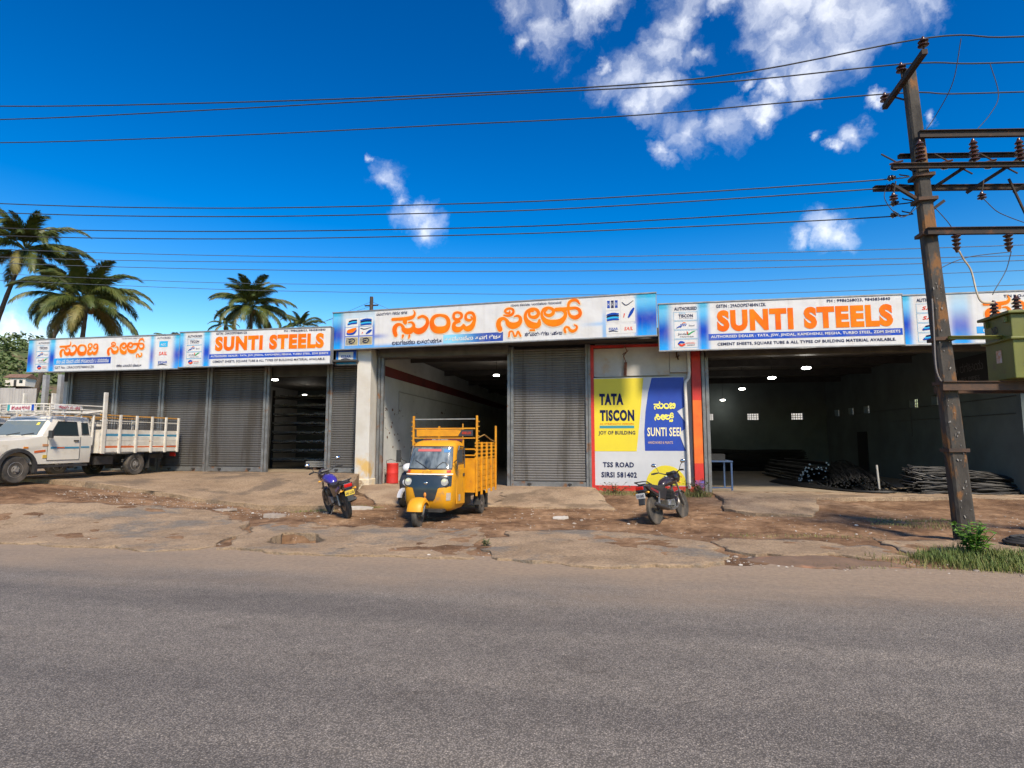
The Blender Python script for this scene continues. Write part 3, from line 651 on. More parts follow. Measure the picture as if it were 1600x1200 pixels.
def ribbon(mb, pts, y, grow=0, dy=.004):
    """one brush stroke: (s, t, width) control points, rounded ends, climbing very slightly so that crossings never share a plane"""
    P = catmull([Vector(p) for p in pts], 6); n = len(P); Lf = []; Rt = []
    for i, p in enumerate(P):
        t = P[min(i+1, n-1)] - P[max(i-1, 0)]; t = Vector((t.x, t.y)); t = t.normalized() if t.length > 1e-9 else Vector((1, 0)); nn = Vector((-t.y, t.x)); w = max(.004, p.z) / 2 + grow
        yy = y - dy * i / n
        Lf.append((p.x + nn.x * w, yy, p.y + nn.y * w)); Rt.append((p.x - nn.x * w, yy, p.y - nn.y * w))
    vs = Lf + Rt; fs = [(i, i+1, n+i+1, n+i) for i in range(n-1)]
    mb.add(vs, fs)
    for e, s in ((0, -1), (n-1, 1)):
        p = P[e]; q = P[1] - P[0] if e == 0 else P[-1] - P[-2]; a0 = math.atan2(q.y, q.x); w = max(.004, p.z) / 2 + grow; yy = y - dy * e / n - (.0003 if e else -.0003)
        pts2 = [(p.x, yy, p.y)]
        for k in range(7):
            a = a0 + s * PI / 2 * (0) + (-PI / 2 + PI * k / 6) + (PI if s < 0 else 0)
            pts2.append((p.x + math.cos(a) * w * .999, yy, p.y + math.sin(a) * w * .999))
        mb.add(pts2, [(0, k, k+1) for k in range(1, 7)])
KAN = [
  [(2.160,0.887,0.099),(2.367,0.888,0.103),(2.567,0.886,0.116),(2.744,0.897,0.124),(2.865,0.936,0.106),(2.923,1.016,0.075),(2.913,1.089,0.049),(2.883,1.143,0.022)],
  [(2.579,0.858,0.133),(2.591,0.795,0.156),(2.603,0.763,0.133)],
  [(2.277,0.374,0.134),(2.237,0.491,0.152),(2.243,0.605,0.161),(2.315,0.695,0.125),(2.426,0.710,0.089),(2.510,0.643,0.102),(2.557,0.537,0.155),(2.664,0.480,0.195),(2.786,0.485,0.203),(2.879,0.573,0.145),(2.894,0.676,0.097),(2.824,0.756,0.071),(2.714,0.762,0.044)],
  [(2.894,0.552,0.132),(2.984,0.479,0.184),(3.104,0.459,0.201),(3.234,0.514,0.183),(3.337,0.632,0.139),(3.365,0.774,0.113),(3.305,0.881,0.096),(3.184,0.935,0.088),(3.053,0.895,0.079)],
  [(3.791,0.936,0.082),(3.619,0.905,0.117),(3.523,0.787,0.143),(3.525,0.633,0.173),(3.625,0.495,0.216),(3.797,0.459,0.227),(3.968,0.488,0.213),(4.062,0.605,0.153),(4.061,0.758,0.128),(3.963,0.885,0.107),(3.791,0.936,0.082)],
  [(4.453,0.710,0.046),(4.326,0.749,0.085),(4.245,0.839,0.093),(4.260,0.950,0.089),(4.366,0.991,0.072),(4.483,0.938,0.089),(4.498,0.835,0.093),(4.400,0.774,0.076),(4.326,0.798,0.042)],
  [(4.443,0.697,0.063),(4.306,0.673,0.114),(4.247,0.585,0.127),(4.287,0.472,0.178),(4.403,0.446,0.177),(4.508,0.491,0.126),(4.570,0.579,0.076)],
  [(4.570,0.579,0.076),(4.623,0.485,0.134),(4.728,0.460,0.188),(4.832,0.515,0.175),(4.904,0.642,0.125),(4.924,0.802,0.100),(4.860,0.936,0.092),(4.724,0.954,0.084),(4.641,0.878,0.084),(4.652,0.766,0.092),(4.757,0.720,0.084),(4.847,0.766,0.063),(4.809,0.838,0.038)],
  [(5.747,0.389,0.158),(5.696,0.521,0.154),(5.727,0.658,0.142),(5.848,0.721,0.097),(5.949,0.656,0.101),(6.010,0.544,0.161),(6.141,0.478,0.201),(6.281,0.500,0.180),(6.381,0.593,0.132),(6.377,0.712,0.096),(6.301,0.775,0.072),(6.201,0.761,0.044)],
  [(5.868,0.819,0.045),(6.000,0.792,0.073),(6.131,0.834,0.088),(6.171,0.931,0.076),(6.111,1.004,0.068),(5.990,1.011,0.073),(5.909,0.956,0.073),(5.949,0.884,0.069),(6.050,0.883,0.060),(6.050,0.942,0.036)],
  [(6.974,0.611,0.071),(6.944,0.476,0.157),(6.826,0.443,0.197),(6.679,0.499,0.198),(6.570,0.632,0.131),(6.541,0.772,0.099),(6.600,0.896,0.091),(6.749,0.960,0.087),(6.897,0.918,0.098),(6.946,0.798,0.106),(6.857,0.705,0.118),(6.709,0.723,0.087),(6.656,0.814,0.079),(6.700,0.891,0.067),(6.788,0.885,0.047)],
  [(7.482,0.898,0.116),(7.656,0.892,0.115),(7.761,0.790,0.107),(7.735,0.647,0.126),(7.595,0.519,0.185),(7.383,0.492,0.209),(7.189,0.550,0.167),(7.072,0.683,0.106),(7.050,0.821,0.082),(7.113,0.935,0.082),(7.260,0.962,0.086),(7.386,0.900,0.097),(7.389,0.792,0.105),(7.278,0.730,0.105),(7.161,0.772,0.086),(7.142,0.855,0.066),(7.210,0.906,0.051)],
  [(7.482,0.894,0.116),(7.695,0.897,0.115),(7.906,0.908,0.095),(8.077,0.907,0.084),(8.181,0.834,0.095),(8.192,0.708,0.113),(8.074,0.628,0.133),(7.932,0.665,0.095),(7.866,0.775,0.069),(7.852,0.921,0.077),(7.869,1.065,0.088),(7.965,1.146,0.088),(8.099,1.138,0.087),(8.189,1.026,0.038)],
  [(7.755,0.203,0.076),(7.731,0.290,0.073),(7.776,0.355,0.061),(7.852,0.332,0.065),(7.899,0.253,0.088),(7.984,0.220,0.095),(8.079,0.273,0.076),(8.094,0.358,0.061),(8.024,0.410,0.034)],
  [(2.534,0.342,0.089),(2.513,0.270,0.049)],
  [(2.755,0.331,0.075),(2.735,0.250,0.044)],
  [(6.030,0.148,0.052),(6.050,0.285,0.060),(6.141,0.300,0.048),(6.201,0.160,0.060),(6.261,0.177,0.060),(6.311,0.292,0.060),(6.390,0.151,0.060)],
  [(6.698,0.312,0.059),(6.816,0.307,0.059)],
]

def kannada(parent, f, sw, strokes=None, halo=.035):
    h = MB(); o = MB(); last = None; KG = (0, 0, 0, 0, 1, 2, 2, 2, 3, 3, 4, 5, 6, 6, 7, 8, 9, 10)
    for i, st in enumerate(strokes or KAN):
        if KG[i] != last and last is not None: o.build('letter', orange_ink, parent, fixn=False); o = MB(); h.build('letter_outline', cream, parent, fixn=False); h = MB()
        last = KG[i]
        q = [(*f(s, t), w * sw) for s, t, w in st]
        ribbon(h, q, -.004 - .0003 * i, halo, .00025); ribbon(o, q, -.0105 - .0003 * i, 0, .00025)
    h.build('letter_outline', cream, parent, fixn=False); o.build('letter', orange_ink, parent, fixn=False)

# ------------------------------------------------------------------ signboards
frame_m = M('sign_frame', (.3, .31, .32), (.2, .2, .2), 4, .5, .4)
def lerp3(a, b, t): return tuple(x + (y - x) * t for x, y in zip(a, b))
WHITE = (.56, .565, .575); DEEP = (.002, .045, .4); CYAN = (.015, .28, .66); PALE = (.42, .64, .8)
def blue(t):
    """vertical run of the printed blue: pale at the top, deepest a third up, cyan at the foot"""
    if t > .9: return (.03, .34, .55)
    if t > .4: return lerp3(DEEP, (.1, .42, .68), sstep(.4, .85, t))
    return lerp3((.01, .28, .7), DEEP, sstep(.0, .4, t))
def board(label, loc, rz, W, H, col, nx=120, nz=24, group='printed signboards along the roof edge', name='signboard'):
    t = thing(name, label, 'signboard', loc, rz, group)
    mb = MB(); mb.grid(lambda u, v: (u * W, 0, v * H), nx, nz); me = mb.mesh('face'); me.materials.append(print_vinyl)
    ca = me.color_attributes.new('print', 'FLOAT_COLOR', 'POINT')
    for i, v in enumerate(me.vertices):
        c = col(v.co.x, v.co.z / H); ca.data[i].color = (*c, 1)
    inst('face', me, t)
    MB().box(-.02, W + .02, .006, .2, -.02, H + .02).build('backing', frame_m, t)
    MB().box(-.03, W + .03, -.02, .004, H, H + .035).box(-.03, W + .03, -.018, .004, -.035, 0).build('edge_trim', frame_m, t)
    return t
def patch(t, x0, x1, z0, z1, mat, name='panel_print', y=-.004): return MB().add([(x0, y, z0), (x1, y, z0), (x1, y, z1), (x0, y, z1)], [(0, 1, 2, 3)]).build(name, mat, t)
def bandcol(t, s0, s1, z0, z1, c0, c1, name='colour_band'):
    me = MB().grid(lambda u, v: (s0 + u * (s1 - s0), -.0035, z0 + v * (z1 - z0)), 30, 2).mesh(name); me.materials.append(print_vinyl); ca = me.color_attributes.new('print', 'FLOAT_COLOR', 'POINT')
    for i, v in enumerate(me.vertices):
        u = (v.co.x - s0) / (s1 - s0); ca.data[i].color = (*lerp3(c0, c1, sstep(.05, .75, u)), 1)
    return inst(name, me, t)
def swoosh(t, pts, mat, name='emblem', y=-.012): mb = MB(); ribbon(mb, pts, y, 0, .001); return mb.build(name, mat, t, fixn=False)
def logo(t, x0, x1, z0, z1, kind):
    w, h = x1 - x0, z1 - z0; X = lambda a: x0 + a * w; Z = lambda b: z0 + b * h
    if kind == 'frame': 
        mb = MB()
        for (a, b, c, d) in ((x0, x1, z1 - .006, z1), (x0, x1, z0, z0 + .006), (x0, x0 + .006, z0, z1), (x1 - .006, x1, z0, z1)): mb.add([(a, -.006, c), (b, -.006, c), (b, -.006, d), (a, -.006, d)], [(0, 1, 2, 3)])
        mb.build('logo_border', cyan_ink, t)
    if kind == 'bold':
        text('TISCON', X(.2), X(.8), Z(.35), Z(.72), navy, t, bold=.03); text('TATA', X(.22), X(.5), Z(.78), Z(.9), cyan_ink, t); text('JOY OF BUILDING', X(.22), X(.8), Z(.16), Z(.27), navy, t)
    if kind == 'jsw':
        text('JSW', X(.22), X(.55), Z(.3), Z(.66), royal, t, bold=.03, shear=.3); text('Steel', X(.62), X(.85), Z(.35), Z(.55), navy, t); swoosh(t, [(X(.12), Z(.2), .02), (X(.22), Z(.35), .03), (X(.3), Z(.3), .02)], royal); swoosh(t, [(X(.35), Z(.72), .012), (X(.42), Z(.82), .02), (X(.5), Z(.76), .012)], orange_ink)
    if kind == 'tick':
        text('Jindal', X(.15), X(.55), Z(.35), Z(.68), navy, t); text('PANTHER', X(.25), X(.82), Z(.14), Z(.28), navy, t); swoosh(t, [(X(.55), Z(.75), .03), (X(.6), Z(.5), .04), (X(.75), Z(.75), .03), (X(.88), Z(.88), .01)], green_ink); swoosh(t, [(X(.54), Z(.82), .02), (X(.56), Z(.55), .03)], red_ink, y=-.014)
    if kind == 'disc':
        swoosh(t, [(X(.18), Z(.5), .05), (X(.27), Z(.68), .06), (X(.4), Z(.62), .04)], royal); swoosh(t, [(X(.2), Z(.42), .04), (X(.3), Z(.28), .06), (X(.42), Z(.4), .05)], red_ink); text('KAMDHENU', X(.48), X(.85), Z(.45), Z(.62), red_ink, t); text('CEMENT', X(.52), X(.85), Z(.22), Z(.36), navy, t)
    if kind == 'word':
        text('SAIL', X(.2), X(.8), Z(.3), Z(.7), red_ink, t, bold=.02, shear=.2)
    if kind == 'blue':
        patch(t, X(.2), X(.8), Z(.2), Z(.85), cyan_ink); text('ACC', X(.32), X(.68), Z(.35), Z(.6), white_ink, t, bold=.02)
    if kind == 'kes':
        text('ESSAR', X(.2), X(.85), Z(.4), Z(.68), royal, t, bold=.02); swoosh(t, [(X(.2), Z(.25), .02), (X(.5), Z(.32), .03), (X(.85), Z(.22), .01)], navy)
    if kind == 'tubes':
        for k in range(3): swoosh(t, [(X(.2 + .05 * k), Z(.3 + .16 * k), .05), (X(.5), Z(.4 + .16 * k), .05), (X(.85), Z(.42 + .16 * k), .05)], (royal, cyan_ink, navy)[k], y=-.012 - .002 * k)
    if kind == 'brick':
        swoosh(t, [(X(.2), Z(.3), .1), (X(.6), Z(.35), .12), (X(.8), Z(.6), .08)], royal); swoosh(t, [(X(.25), Z(.52), .12), (X(.55), Z(.62), .14), (X(.78), Z(.8), .08)], orange_ink, y=-.015)
    if kind == 'yellow':
        patch(t, X(.03), X(.97), Z(.05), Z(.95), M('pale_yellow_print', (.62, .55, .28), (.5, .42, .2), 8)); swoosh(t, [(X(.3), Z(.7), .03), (X(.6), Z(.78), .03), (X(.75), Z(.5), .03), (X(.5), Z(.25), .03), (X(.3), Z(.45), .03), (X(.55), Z(.55), .03)], navy)
    if kind == 'sheets':
        for k in range(4): swoosh(t, [(X(.1), Z(.15 + .18 * k), .04), (X(.5), Z(.25 + .18 * k), .06), (X(.9), Z(.2 + .18 * k), .04)], (royal, cyan_ink, navy, royal)[k], y=-.012 - .002 * k)
    if kind == 'beams':
        for k in range(3): patch(t, X(.1 + .28 * k), X(.3 + .28 * k), Z(.2), Z(.85), (royal, navy, royal)[k], 'emblem', y=-.007 - .001 * k); text('H', X(.14 + .28 * k), X(.26 + .28 * k), Z(.35), Z(.7), white_ink, t, y=-.012)
    if kind == 'wire':
        swoosh(t, [(X(.1), Z(.85), .02), (X(.4), Z(.72), .025), (X(.9), Z(.9), .012)], navy); swoosh(t, [(X(.55), Z(.2), .05), (X(.75), Z(.4), .09), (X(.9), Z(.55), .06)], royal); swoosh(t, [(X(.2), Z(.2), .02), (X(.25), Z(.35), .03)], red_ink)
KL = 'ಸರಕಟಗಮದಯಲವಪಬಜಡತನ'
def ktext(n, seed):
    r = random.Random(seed); w = []
    while n > 0:
        k = r.randint(3, 6); w.append(''.join(r.choice(KL) for _ in range(k))); n -= k
    return ' '.join(w)
GST = 'GSTIN : 29AOOPS7484N1ZK'; PHN = 'PH : 9986268023, 9845834840'
DEAL = 'AUTHORISED DEALER : TATA, JSW, JINDAL, KAMDHENU, MEGHA, TURBO STEEL, ZDM SHEETS'
ALL_ = 'CEMENT SHEETS, SQUARE TUBE & ALL TYPES OF BUILDING MATERIAL AVAILABLE.'

# left board, Kannada
def c_l1(s, t):
    e = max(1 - sstep(.1, .4, s), (1 - sstep(.05, .2, abs(s - 1.03))), sstep(5.0, 5.12, s) * (1 - sstep(5.12, 5.3, s)) * .9, sstep(5.85, 6.1, s))
    return lerp3(WHITE, blue(t), e)
t = board('leftmost signboard, small orange Kannada letters on white, above the pickup truck', (-20.85, 17.1, 4.2), 0, 6.2, 1.16, c_l1)
kannada(t, lambda s, q: (1.36 + (s - 2.16) * .57, .54 + (q - .37) * .66), .64, KAN[:14], .022)
bandcol(t, 1.12, 3.5, .23, .46, CYAN, (.005, .05, .32)); text(ktext(18, 1), 1.25, 3.42, .27, .42, white_ink, t, bold=.01)
text('GST No : 29AOOPS7484N1ZK', 1.2, 2.85, .08, .17, navy, t, bold=.01); text(ktext(11, 2), 3.75, 4.75, .09, .19, navy, t, bold=.02); text(ktext(12, 3), 3.9, 4.75, 1.07, 1.12, navy, t)
for k, kd in enumerate(('bold', 'jsw', 'tick', 'disc')): logo(t, .36, .93, .05 + .23 * (3 - k), .27 + .23 * (3 - k), kd); logo(t, .36, .93, .05 + .23 * (3 - k), .27 + .23 * (3 - k), 'frame')
text('AUTHORISED', .42, .9, 1.0, 1.07, navy, t)
for k, kd in enumerate(('blue', 'word', 'kes')): logo(t, 5.3, 5.85, .05 + .32 * (2 - k), .36 + .32 * (2 - k), kd)
text('AUTHORISED', 5.32, 5.85, 1.03, 1.1, navy, t)
# left board, Latin
def c_l2(s, t):
    e = max(1 - sstep(.08, .28, s), (1 - sstep(.06, .2, abs(s - 1.04))), 0)
    return lerp3(WHITE, blue(t), e)
t = board('signboard with smaller orange Latin letters above the dark open doorway, left of the white pillar', (-14.62, 17.08, 4.24), 0, 5.56, 1.18, c_l2)
text('SUNTI STEELS', 1.36, 5.34, .5, 1.0, orange_ink, t, bold=.062)
bandcol(t, 1.15, 5.58, .24, .4, (.01, .07, .42), (.008, .06, .4)); text(DEAL, 1.22, 5.5, .28, .36, white_ink, t, bold=.015); text(ALL_, 1.3, 5.4, .09, .18, navy, t, bold=.02)
text(GST, 1.38, 2.55, 1.06, 1.14, navy, t, bold=.02); text(PHN, 3.9, 5.38, 1.06, 1.14, navy, t, bold=.02)
for k, kd in enumerate(('bold', 'jsw', 'tick', 'disc')): logo(t, .28, .86, .05 + .23 * (3 - k), .27 + .23 * (3 - k), kd); logo(t, .28, .86, .05 + .23 * (3 - k), .27 + .23 * (3 - k), 'frame')
text('AUTHORISED', .3, .85, 1.0, 1.08, navy, t, bold=.02)
t2 = board('short blue end panel with a small white logo tucked under the middle signboard', (-9.02, 17.44, 4.24), 0, .7, .9, lambda s, q: blue(min(.6, q * .8)), 10, 10)
patch(t2, .08, .6, .08, .4, white_ink); logo(t2, .08, .6, .08, .4, 'kes')
# middle board, large Kannada
def c_mid(s, t):
    e = max((1 - sstep(.28, .5, s)), (1 - sstep(.0, .1, abs(s - 8.9))) * .75 * (1 - sstep(.2, .9, t)), sstep(9.7, 9.88, s))
    b = blue(t) if s < 5 or s > 9.6 else CYAN
    if 1.46 < s < 2.2: e = max(e, .75 * (1 - sstep(0, .1, abs(t - .3))) * (1 - sstep(1.5, 2.2, s)), .9 * (1 - sstep(.0, .12, t)))
    if 2.2 <= s < 5: e = max(e, .8 * (1 - sstep(0, .14, t)) * (1 - sstep(3, 5, s)))
    if .45 < s < 1.5: e = max(e, .85 * (1 - sstep(.3, .55, abs(t - .3))), .3); 
    if 8 < s < 8.9: e = max(e, .5 * (1 - sstep(0, .08, abs(t - .33))) * sstep(8, 8.8, s))
    return lerp3(WHITE, b, e)
mid = board('large middle signboard with big orange Kannada letters above the yellow three-wheeler', (-9.1, 17.3, 4.72), math.atan2(-.8, 10.34), 10.37, 1.21, c_mid, 180, 26)
kannada(mid, lambda s, q: (s, q), 1.0)
bandcol(mid, 3.9, 5.84, .03, .3, (.2, .55, .75), (.005, .05, .32)); text(ktext(12, 11), 3.95, 5.78, .1, .24, white_ink, mid, bold=.03); text(ktext(11, 12), 2.15, 3.85, .05, .2, navy, mid, bold=.02)
text(ktext(10, 13), 1.58, 2.66, 1.04, 1.14, navy, mid, bold=.02); text(ktext(16, 14), 6.08, 7.64, 1.07, 1.15, navy, mid, bold=.01); text(ktext(11, 15), 6.52, 7.66, .13, .26, navy, mid, bold=.03)
for i, kd in enumerate(('tubes', 'sheets', 'brick', 'wire', 'yellow', 'yellow')):
    a = .47 + (i % 2) * .51; b = (.72, .42, .1)[i // 2]; patch(mid, a, a + .47, b, b + .28, white_ink); logo(mid, a, a + .47, b, b + .28, kd)
for i, (kd, a, b, w, h) in enumerate((('beams', 8.95, .78, .4, .34), ('wire', 9.38, .42, .4, .68), ('sheets', 8.95, .44, .4, .3), ('kes', 8.95, .09, .4, .26), ('word', 9.38, .09, .42, .26))):
    patch(mid, a, a + w, b, b + h, white_ink); logo(mid, a, a + w, b, b + h, kd)
# right board, Latin
def c_r1(s, t):
    e = max(1 - sstep(.18, .45, s), (1 - sstep(.06, .24, abs(s - 1.25))))
    return lerp3(WHITE, blue(t), e)
t = board('signboard with large orange Latin letters above the wide open hall', (1.36, 17.09, 4.36), 0, 6.5, 1.37, c_r1)
text('SUNTI STEELS', 1.63, 6.26, .5, 1.13, orange_ink, t, bold=.062)
bandcol(t, 1.38, 6.48, .25, .44, (.01, .07, .42), (.008, .06, .4)); text(DEAL, 1.45, 6.42, .295, .395, white_ink, t, bold=.02); text(ALL_, 1.62, 6.3, .08, .18, navy, t, bold=.025)
text(GST, 1.62, 2.98, 1.2, 1.3, navy, t, bold=.02); text(PHN, 4.6, 6.22, 1.22, 1.32, navy, t, bold=.02)
for k, kd in enumerate(('bold', 'jsw', 'tick', 'disc')): logo(t, .42, 1.1, .06 + .27 * (3 - k), .31 + .27 * (3 - k), kd); logo(t, .42, 1.1, .06 + .27 * (3 - k), .31 + .27 * (3 - k), 'frame')
text('AUTHORISED', .44, 1.08, 1.17, 1.27, navy, t, bold=.025)
# far right board
def c_r2(s, t):
    e = max(1 - sstep(.1, .28, s), (1 - sstep(.1, .38, abs(s - 1.38))) * (1.1 - t * .75))
    return lerp3(WHITE, blue(t), min(1, e))
t = board('rightmost signboard behind the utility pole, logo column then orange Kannada letters', (7.9, 17.11, 4.34), 0, 8.5, 1.36, c_r2)
kannada(t, lambda s, q: (1.98 + (s - 2.16) * .78, .62 + (q - .37) * .82), .85, KAN[:14], .03)
bandcol(t, 1.75, 6, .25, .44, CYAN, (.005, .05, .32)); text(ktext(22, 21), 1.9, 5.8, .28, .4, white_ink, t, bold=.01); text(GST, 2.2, 5, .08, .18, navy, t, bold=.02); text('TIN NO-C29AOO', 2.45, 3.4, 1.2, 1.28, navy, t, bold=.02)
for k, kd in enumerate(('word', 'word', 'tubes', 'tubes')): logo(t, .32, 1.02, .06 + .27 * (3 - k), .31 + .27 * (3 - k), kd); logo(t, .32, 1.02, .06 + .27 * (3 - k), .31 + .27 * (3 - k), 'frame')
text('AUTHORISED', .34, 1.0, 1.17, 1.27, navy, t, bold=.025)
# steel posts that carry the signboards
# ------------------------------------------------------------------ poster
px = thing('wall_poster', 'yellow, blue and white wall poster in a red frame behind the black motorcycle', 'poster', (0, 18.03, 0))
yellow_p = M('poster_yellow', (.66, .54, .022), (.62, .5, .026), 1.5, .5); blue_p = M('poster_blue', (.008, .04, .3), (.01, .055, .36), 1.2, .5); white_p = M('poster_white', (.5, .51, .53), (.45, .46, .48), 1.4, .5)
MB().box(-.6, 2.14, 0, .04, .36, 3.68).build('sheet', white_p, px)
MB().prism([(-.6, 1.4), (.67, 1.4), (.74, 2.0), (.82, 2.7), (.92, 3.66), (-.6, 3.66)], -.004, 0, 'xz').build('yellow_field', yellow_p, px)
MB().prism([(.92, 1.42), (2.12, 1.42), (2.12, 1.9), (1.95, 1.98), (2.12, 2.08), (2.12, 2.35), (1.9, 2.62), (2.12, 2.75), (2.12, 3.66), (1.17, 3.66), (1.05, 3.2), (.96, 2.6), (.91, 2.0)], -.004, 0, 'xz').build('blue_field', blue_p, px)
for (a, b, c) in (((1.92, 2.6), (2.13, 2.72), (2.12, 2.3)), ((1.93, 1.97), (2.13, 1.96), (2.11, 1.45))):
    MB().add([(a[0], -.006, a[1]), (b[0], -.004, b[1]), (c[0], -.03, c[1])], [(0, 1, 2)]).build('torn_corner', white_p, px)
text('TATA', -.44, .3, 2.83, 3.19, navy, px, bold=.06); text('TISCON', -.43, .62, 2.33, 2.68, navy, px, bold=.055); text('HI STRENGTH REBARS', -.42, .6, 2.22, 2.27, red_ink, px); patch(px, -.44, .61, 2.11, 2.19, M('teal_print', (.03, .22, .28)), y=-.008)
text('JOY OF BUILDING', -.48, .64, 1.88, 2.03, navy, px, bold=.03)
text('SUNTI SEEL', 1.0, 2.06, 1.86, 2.13, M('cream_print', (.75, .68, .4)), px, bold=.02); text('HARDWARE & PAINTS', 1.02, 1.75, 1.63, 1.71, M('tan_print', (.6, .4, .25)), px)
kin = lambda x0, z0, k: (lambda s, q: (x0 + (s - 2.16) * k, z0 + (q - .37) * k))
yl = M('lettering_yellow', (.75, .68, .12))
for grp, x0, z0, k in ((KAN[:8], 1.22, 2.7, .225), (KAN[8:14], 1.24, 2.36, .215)):
    mb = MB(); base = 2.16 if grp is not KAN[8:14] else 2.16
    s0 = min(p[0] for st in grp for p in st)
    for i, st in enumerate(grp): ribbon(mb, [(x0 + (s - s0) * k, z0 + (q - .4) * k * 1.25, max(.035, w * k * 1.1)) for s, q, w in st], -.008 - .001 * i, 0, .0008)
    mb.build('lettering', yl, px, fixn=False)
text('TSS ROAD', -.36, .58, .91, 1.07, navy, px, bold=.035); text('SIRSI 581402', -.41, .66, .6, .77, navy, px, bold=.035)
MB().prism([(1.52 + .6 * math.cos(a * PI / 16), .38 + .6 * math.sin(a * PI / 16)) for a in range(17)], -.005, 0, 'xz').build('yellow_sun', yellow_p, px)
text('TISCON', 1.62, 1.98, .62, .68, red_ink, px); text('READYBUILD', 1.7, 1.92, .54, .6, navy, px)

# ------------------------------------------------------------------ inside the shops
lamp_glow = emis('lamp_glow', (1, .96, .88), 14); cord_m = black_plastic
def lamp(x, y, z, top, label, watt=7):
    t = thing('pendant_lamp', label, 'lamp', (x, y, z), 0, 'lit pendant lamps inside the shops')
    MB().lathe([(.0, .0), (.1, .0), (.13, .02), (.13, .045), (.1, .06)], 16).build('diffuser', lamp_glow, t, smooth=True)
    MB().lathe([(.1, .061), (.085, .1), (.04, .13), (.02, .16)], 16).build('housing', dark_metal, t, smooth=True)
    MB().cyl((0, 0, .15), (0, 0, top - z), .008, n=6).build('cord', cord_m, t)
    l = bpy.data.lights.new('lamp_light', 'POINT'); l.energy = watt; l.shadow_soft_size = .12; l.color = (1, .95, .86)
    lo = bpy.data.objects.new('lamp_light', l); link(lo, t); lo.location = (0, 0, -.08)
lamp(5.85, 18.75, 3.92, 4.7, 'lit pendant lamp nearest the front of the wide open hall'); lamp(5.5, 21.3, 3.9, 4.97, 'lit pendant lamp, second from the front in the wide hall')
lamp(5.4, 25.6, 3.9, 4.97, 'lit pendant lamp, third from the front in the wide hall'); lamp(5.8, 32.3, 3.9, 4.97, 'lit pendant lamp, smallest and farthest back in the wide hall')
lamp(-4.73, 22.9, 4.38, 5.0, 'lit pendant lamp in the middle shop above the yellow three-wheeler'); lamp(-14.4, 22.4, 4.33, 4.97, 'lit lamp high at the left edge of the dark doorway'); lamp(-17.5, 30.2, 4.33, 4.97, 'lit lamp deeper inside the dark doorway, lower and further right')

bar_m = M('mill_steel', (.01, .01, .011), (.022, .021, .02), 6, .6, .2); gal_m = M('galvanised', (.26, .265, .26), (.17, .17, .165), 8, .5, .2)
pipe_dark = M('dark_pipe', (.014, .014, .015), (.03, .029, .029), 7, .5, .2)
rb = random.Random(77)
def bar_pile(label, x0, y0, z0, dirx, diry, length, width, height, n, sag=.0, cat='steel bars', mat=bar_m, r=.02, loops=0):
    t = thing('steel_bar_bundle', label, cat, (x0, y0, z0), math.atan2(diry, dirx), 'bundles of steel bars stored in the hall')
    mb = MB(); mb2 = MB()
    for i in range(n):
        h = rb.random(); lim = width * (1 - .75 * h); c = rb.uniform(-lim, lim) / 2; z = r + h * height; dl = rb.uniform(-.25, .25) * min(1, length)
        ph = rb.uniform(0, 6); am = rb.uniform(.02, .12); am2 = rb.uniform(.01, .05)
        pts = [(dl + length * k / 8, c + am * math.sin(ph + k * .7), max(r, z + am2 * math.sin(ph * 2 + k * .9) - sag * ((k / 8) ** 2) * h)) for k in range(9)]
        (mb if i % 3 else mb2).tube(pts, r, 5)
    for i in range(loops):
        cx = length * rb.uniform(-.05, .12); w = rb.uniform(.25, .5); z = height * rb.uniform(.3, 1.1)
        mb2.tube(catmull([(cx + .9, w * .6, z * .6), (cx + .3, w, z * .9), (cx - .15, w * .5, z * 1.05), (cx - .25, -w * .3, z), (cx + .1, -w * .9, z * .8), (cx + .9, -w * .7, z * .5)], 5), r * .9, 5)
    mb.build('bars', mat, t, smooth=True); mb2.build('upper_bars', pipe_dark, t, smooth=True)
    return t
bar_pile('tangled pile of black bent steel bars at the hall entrance, right of the utility pole', 8.6, 18.75, .2, 1, .16, 2.7, 1.4, .72, 150, .3, loops=14)
bar_pile('long heap of black steel bars against the hall wall, left of the utility pole', 9.6, 27.0, .2, -.28, -1, 7.8, 2.4, .62, 190, .25, loops=3)
bar_pile('low row of black bars fanning out on the hall floor near the entrance', 7.9, 22.3, .2, -.1, -1, 3.4, .9, .3, 60, .2)
bar_pile('heap of dark steel stock along the hall back wall', 3.2, 31.6, .2, 1, 0, 6.2, 1.8, 1.05, 110)
t = thing('rod_loop', 'long loop of black bars lying bent on the hall floor', 'steel bars', (0, 0, .21))
mb = MB()
for i in range(9):
    q = i * .035; mb.tube(catmull([(5.6 + q, 22.6, .03 + q * .4), (6.0 + q, 20.6, .03 + q * .3), (6.6 + q, 19.2, .03), (7.2 + q * .4, 18.45 + q, .03), (7.9 - q * .3, 18.35 + q, .04), (8.05 - q, 18.9, .05), (7.6 - q, 20.4, .08), (7.3 - q, 22.3, .1)], 6), .017, 5)
mb.build('bars', bar_m, t, smooth=True)
t = thing('pipe_bundle', 'bundle of pipes with pale round ends facing the road, deep in the hall', 'pipes', (7.35, 22.6, .22), 0)
mb = MB(); me_ = MB()
for i in range(46):
    a = rb.uniform(-.75, .75); z = .05 + rb.random() * .85 * (1 - (a / .8) ** 2) ; mb.cyl((a, 0, z), (a + rb.uniform(-.1, .1), 5, z), .04, n=7); me_.cyl((a, -.012, z), (a, -.002, z), .03 * rb.choice((.6, .9, 1.1)), n=7)
mb.build('pipes', bar_m, t); me_.build('pipe_ends', M('pipe_end_paint', (.4, .4, .38), rough=.8), t)
t = thing('blue_work_table', 'blue steel work table just inside the hall, beside the orange pillar', 'table', (3.15, 19.0, .21))
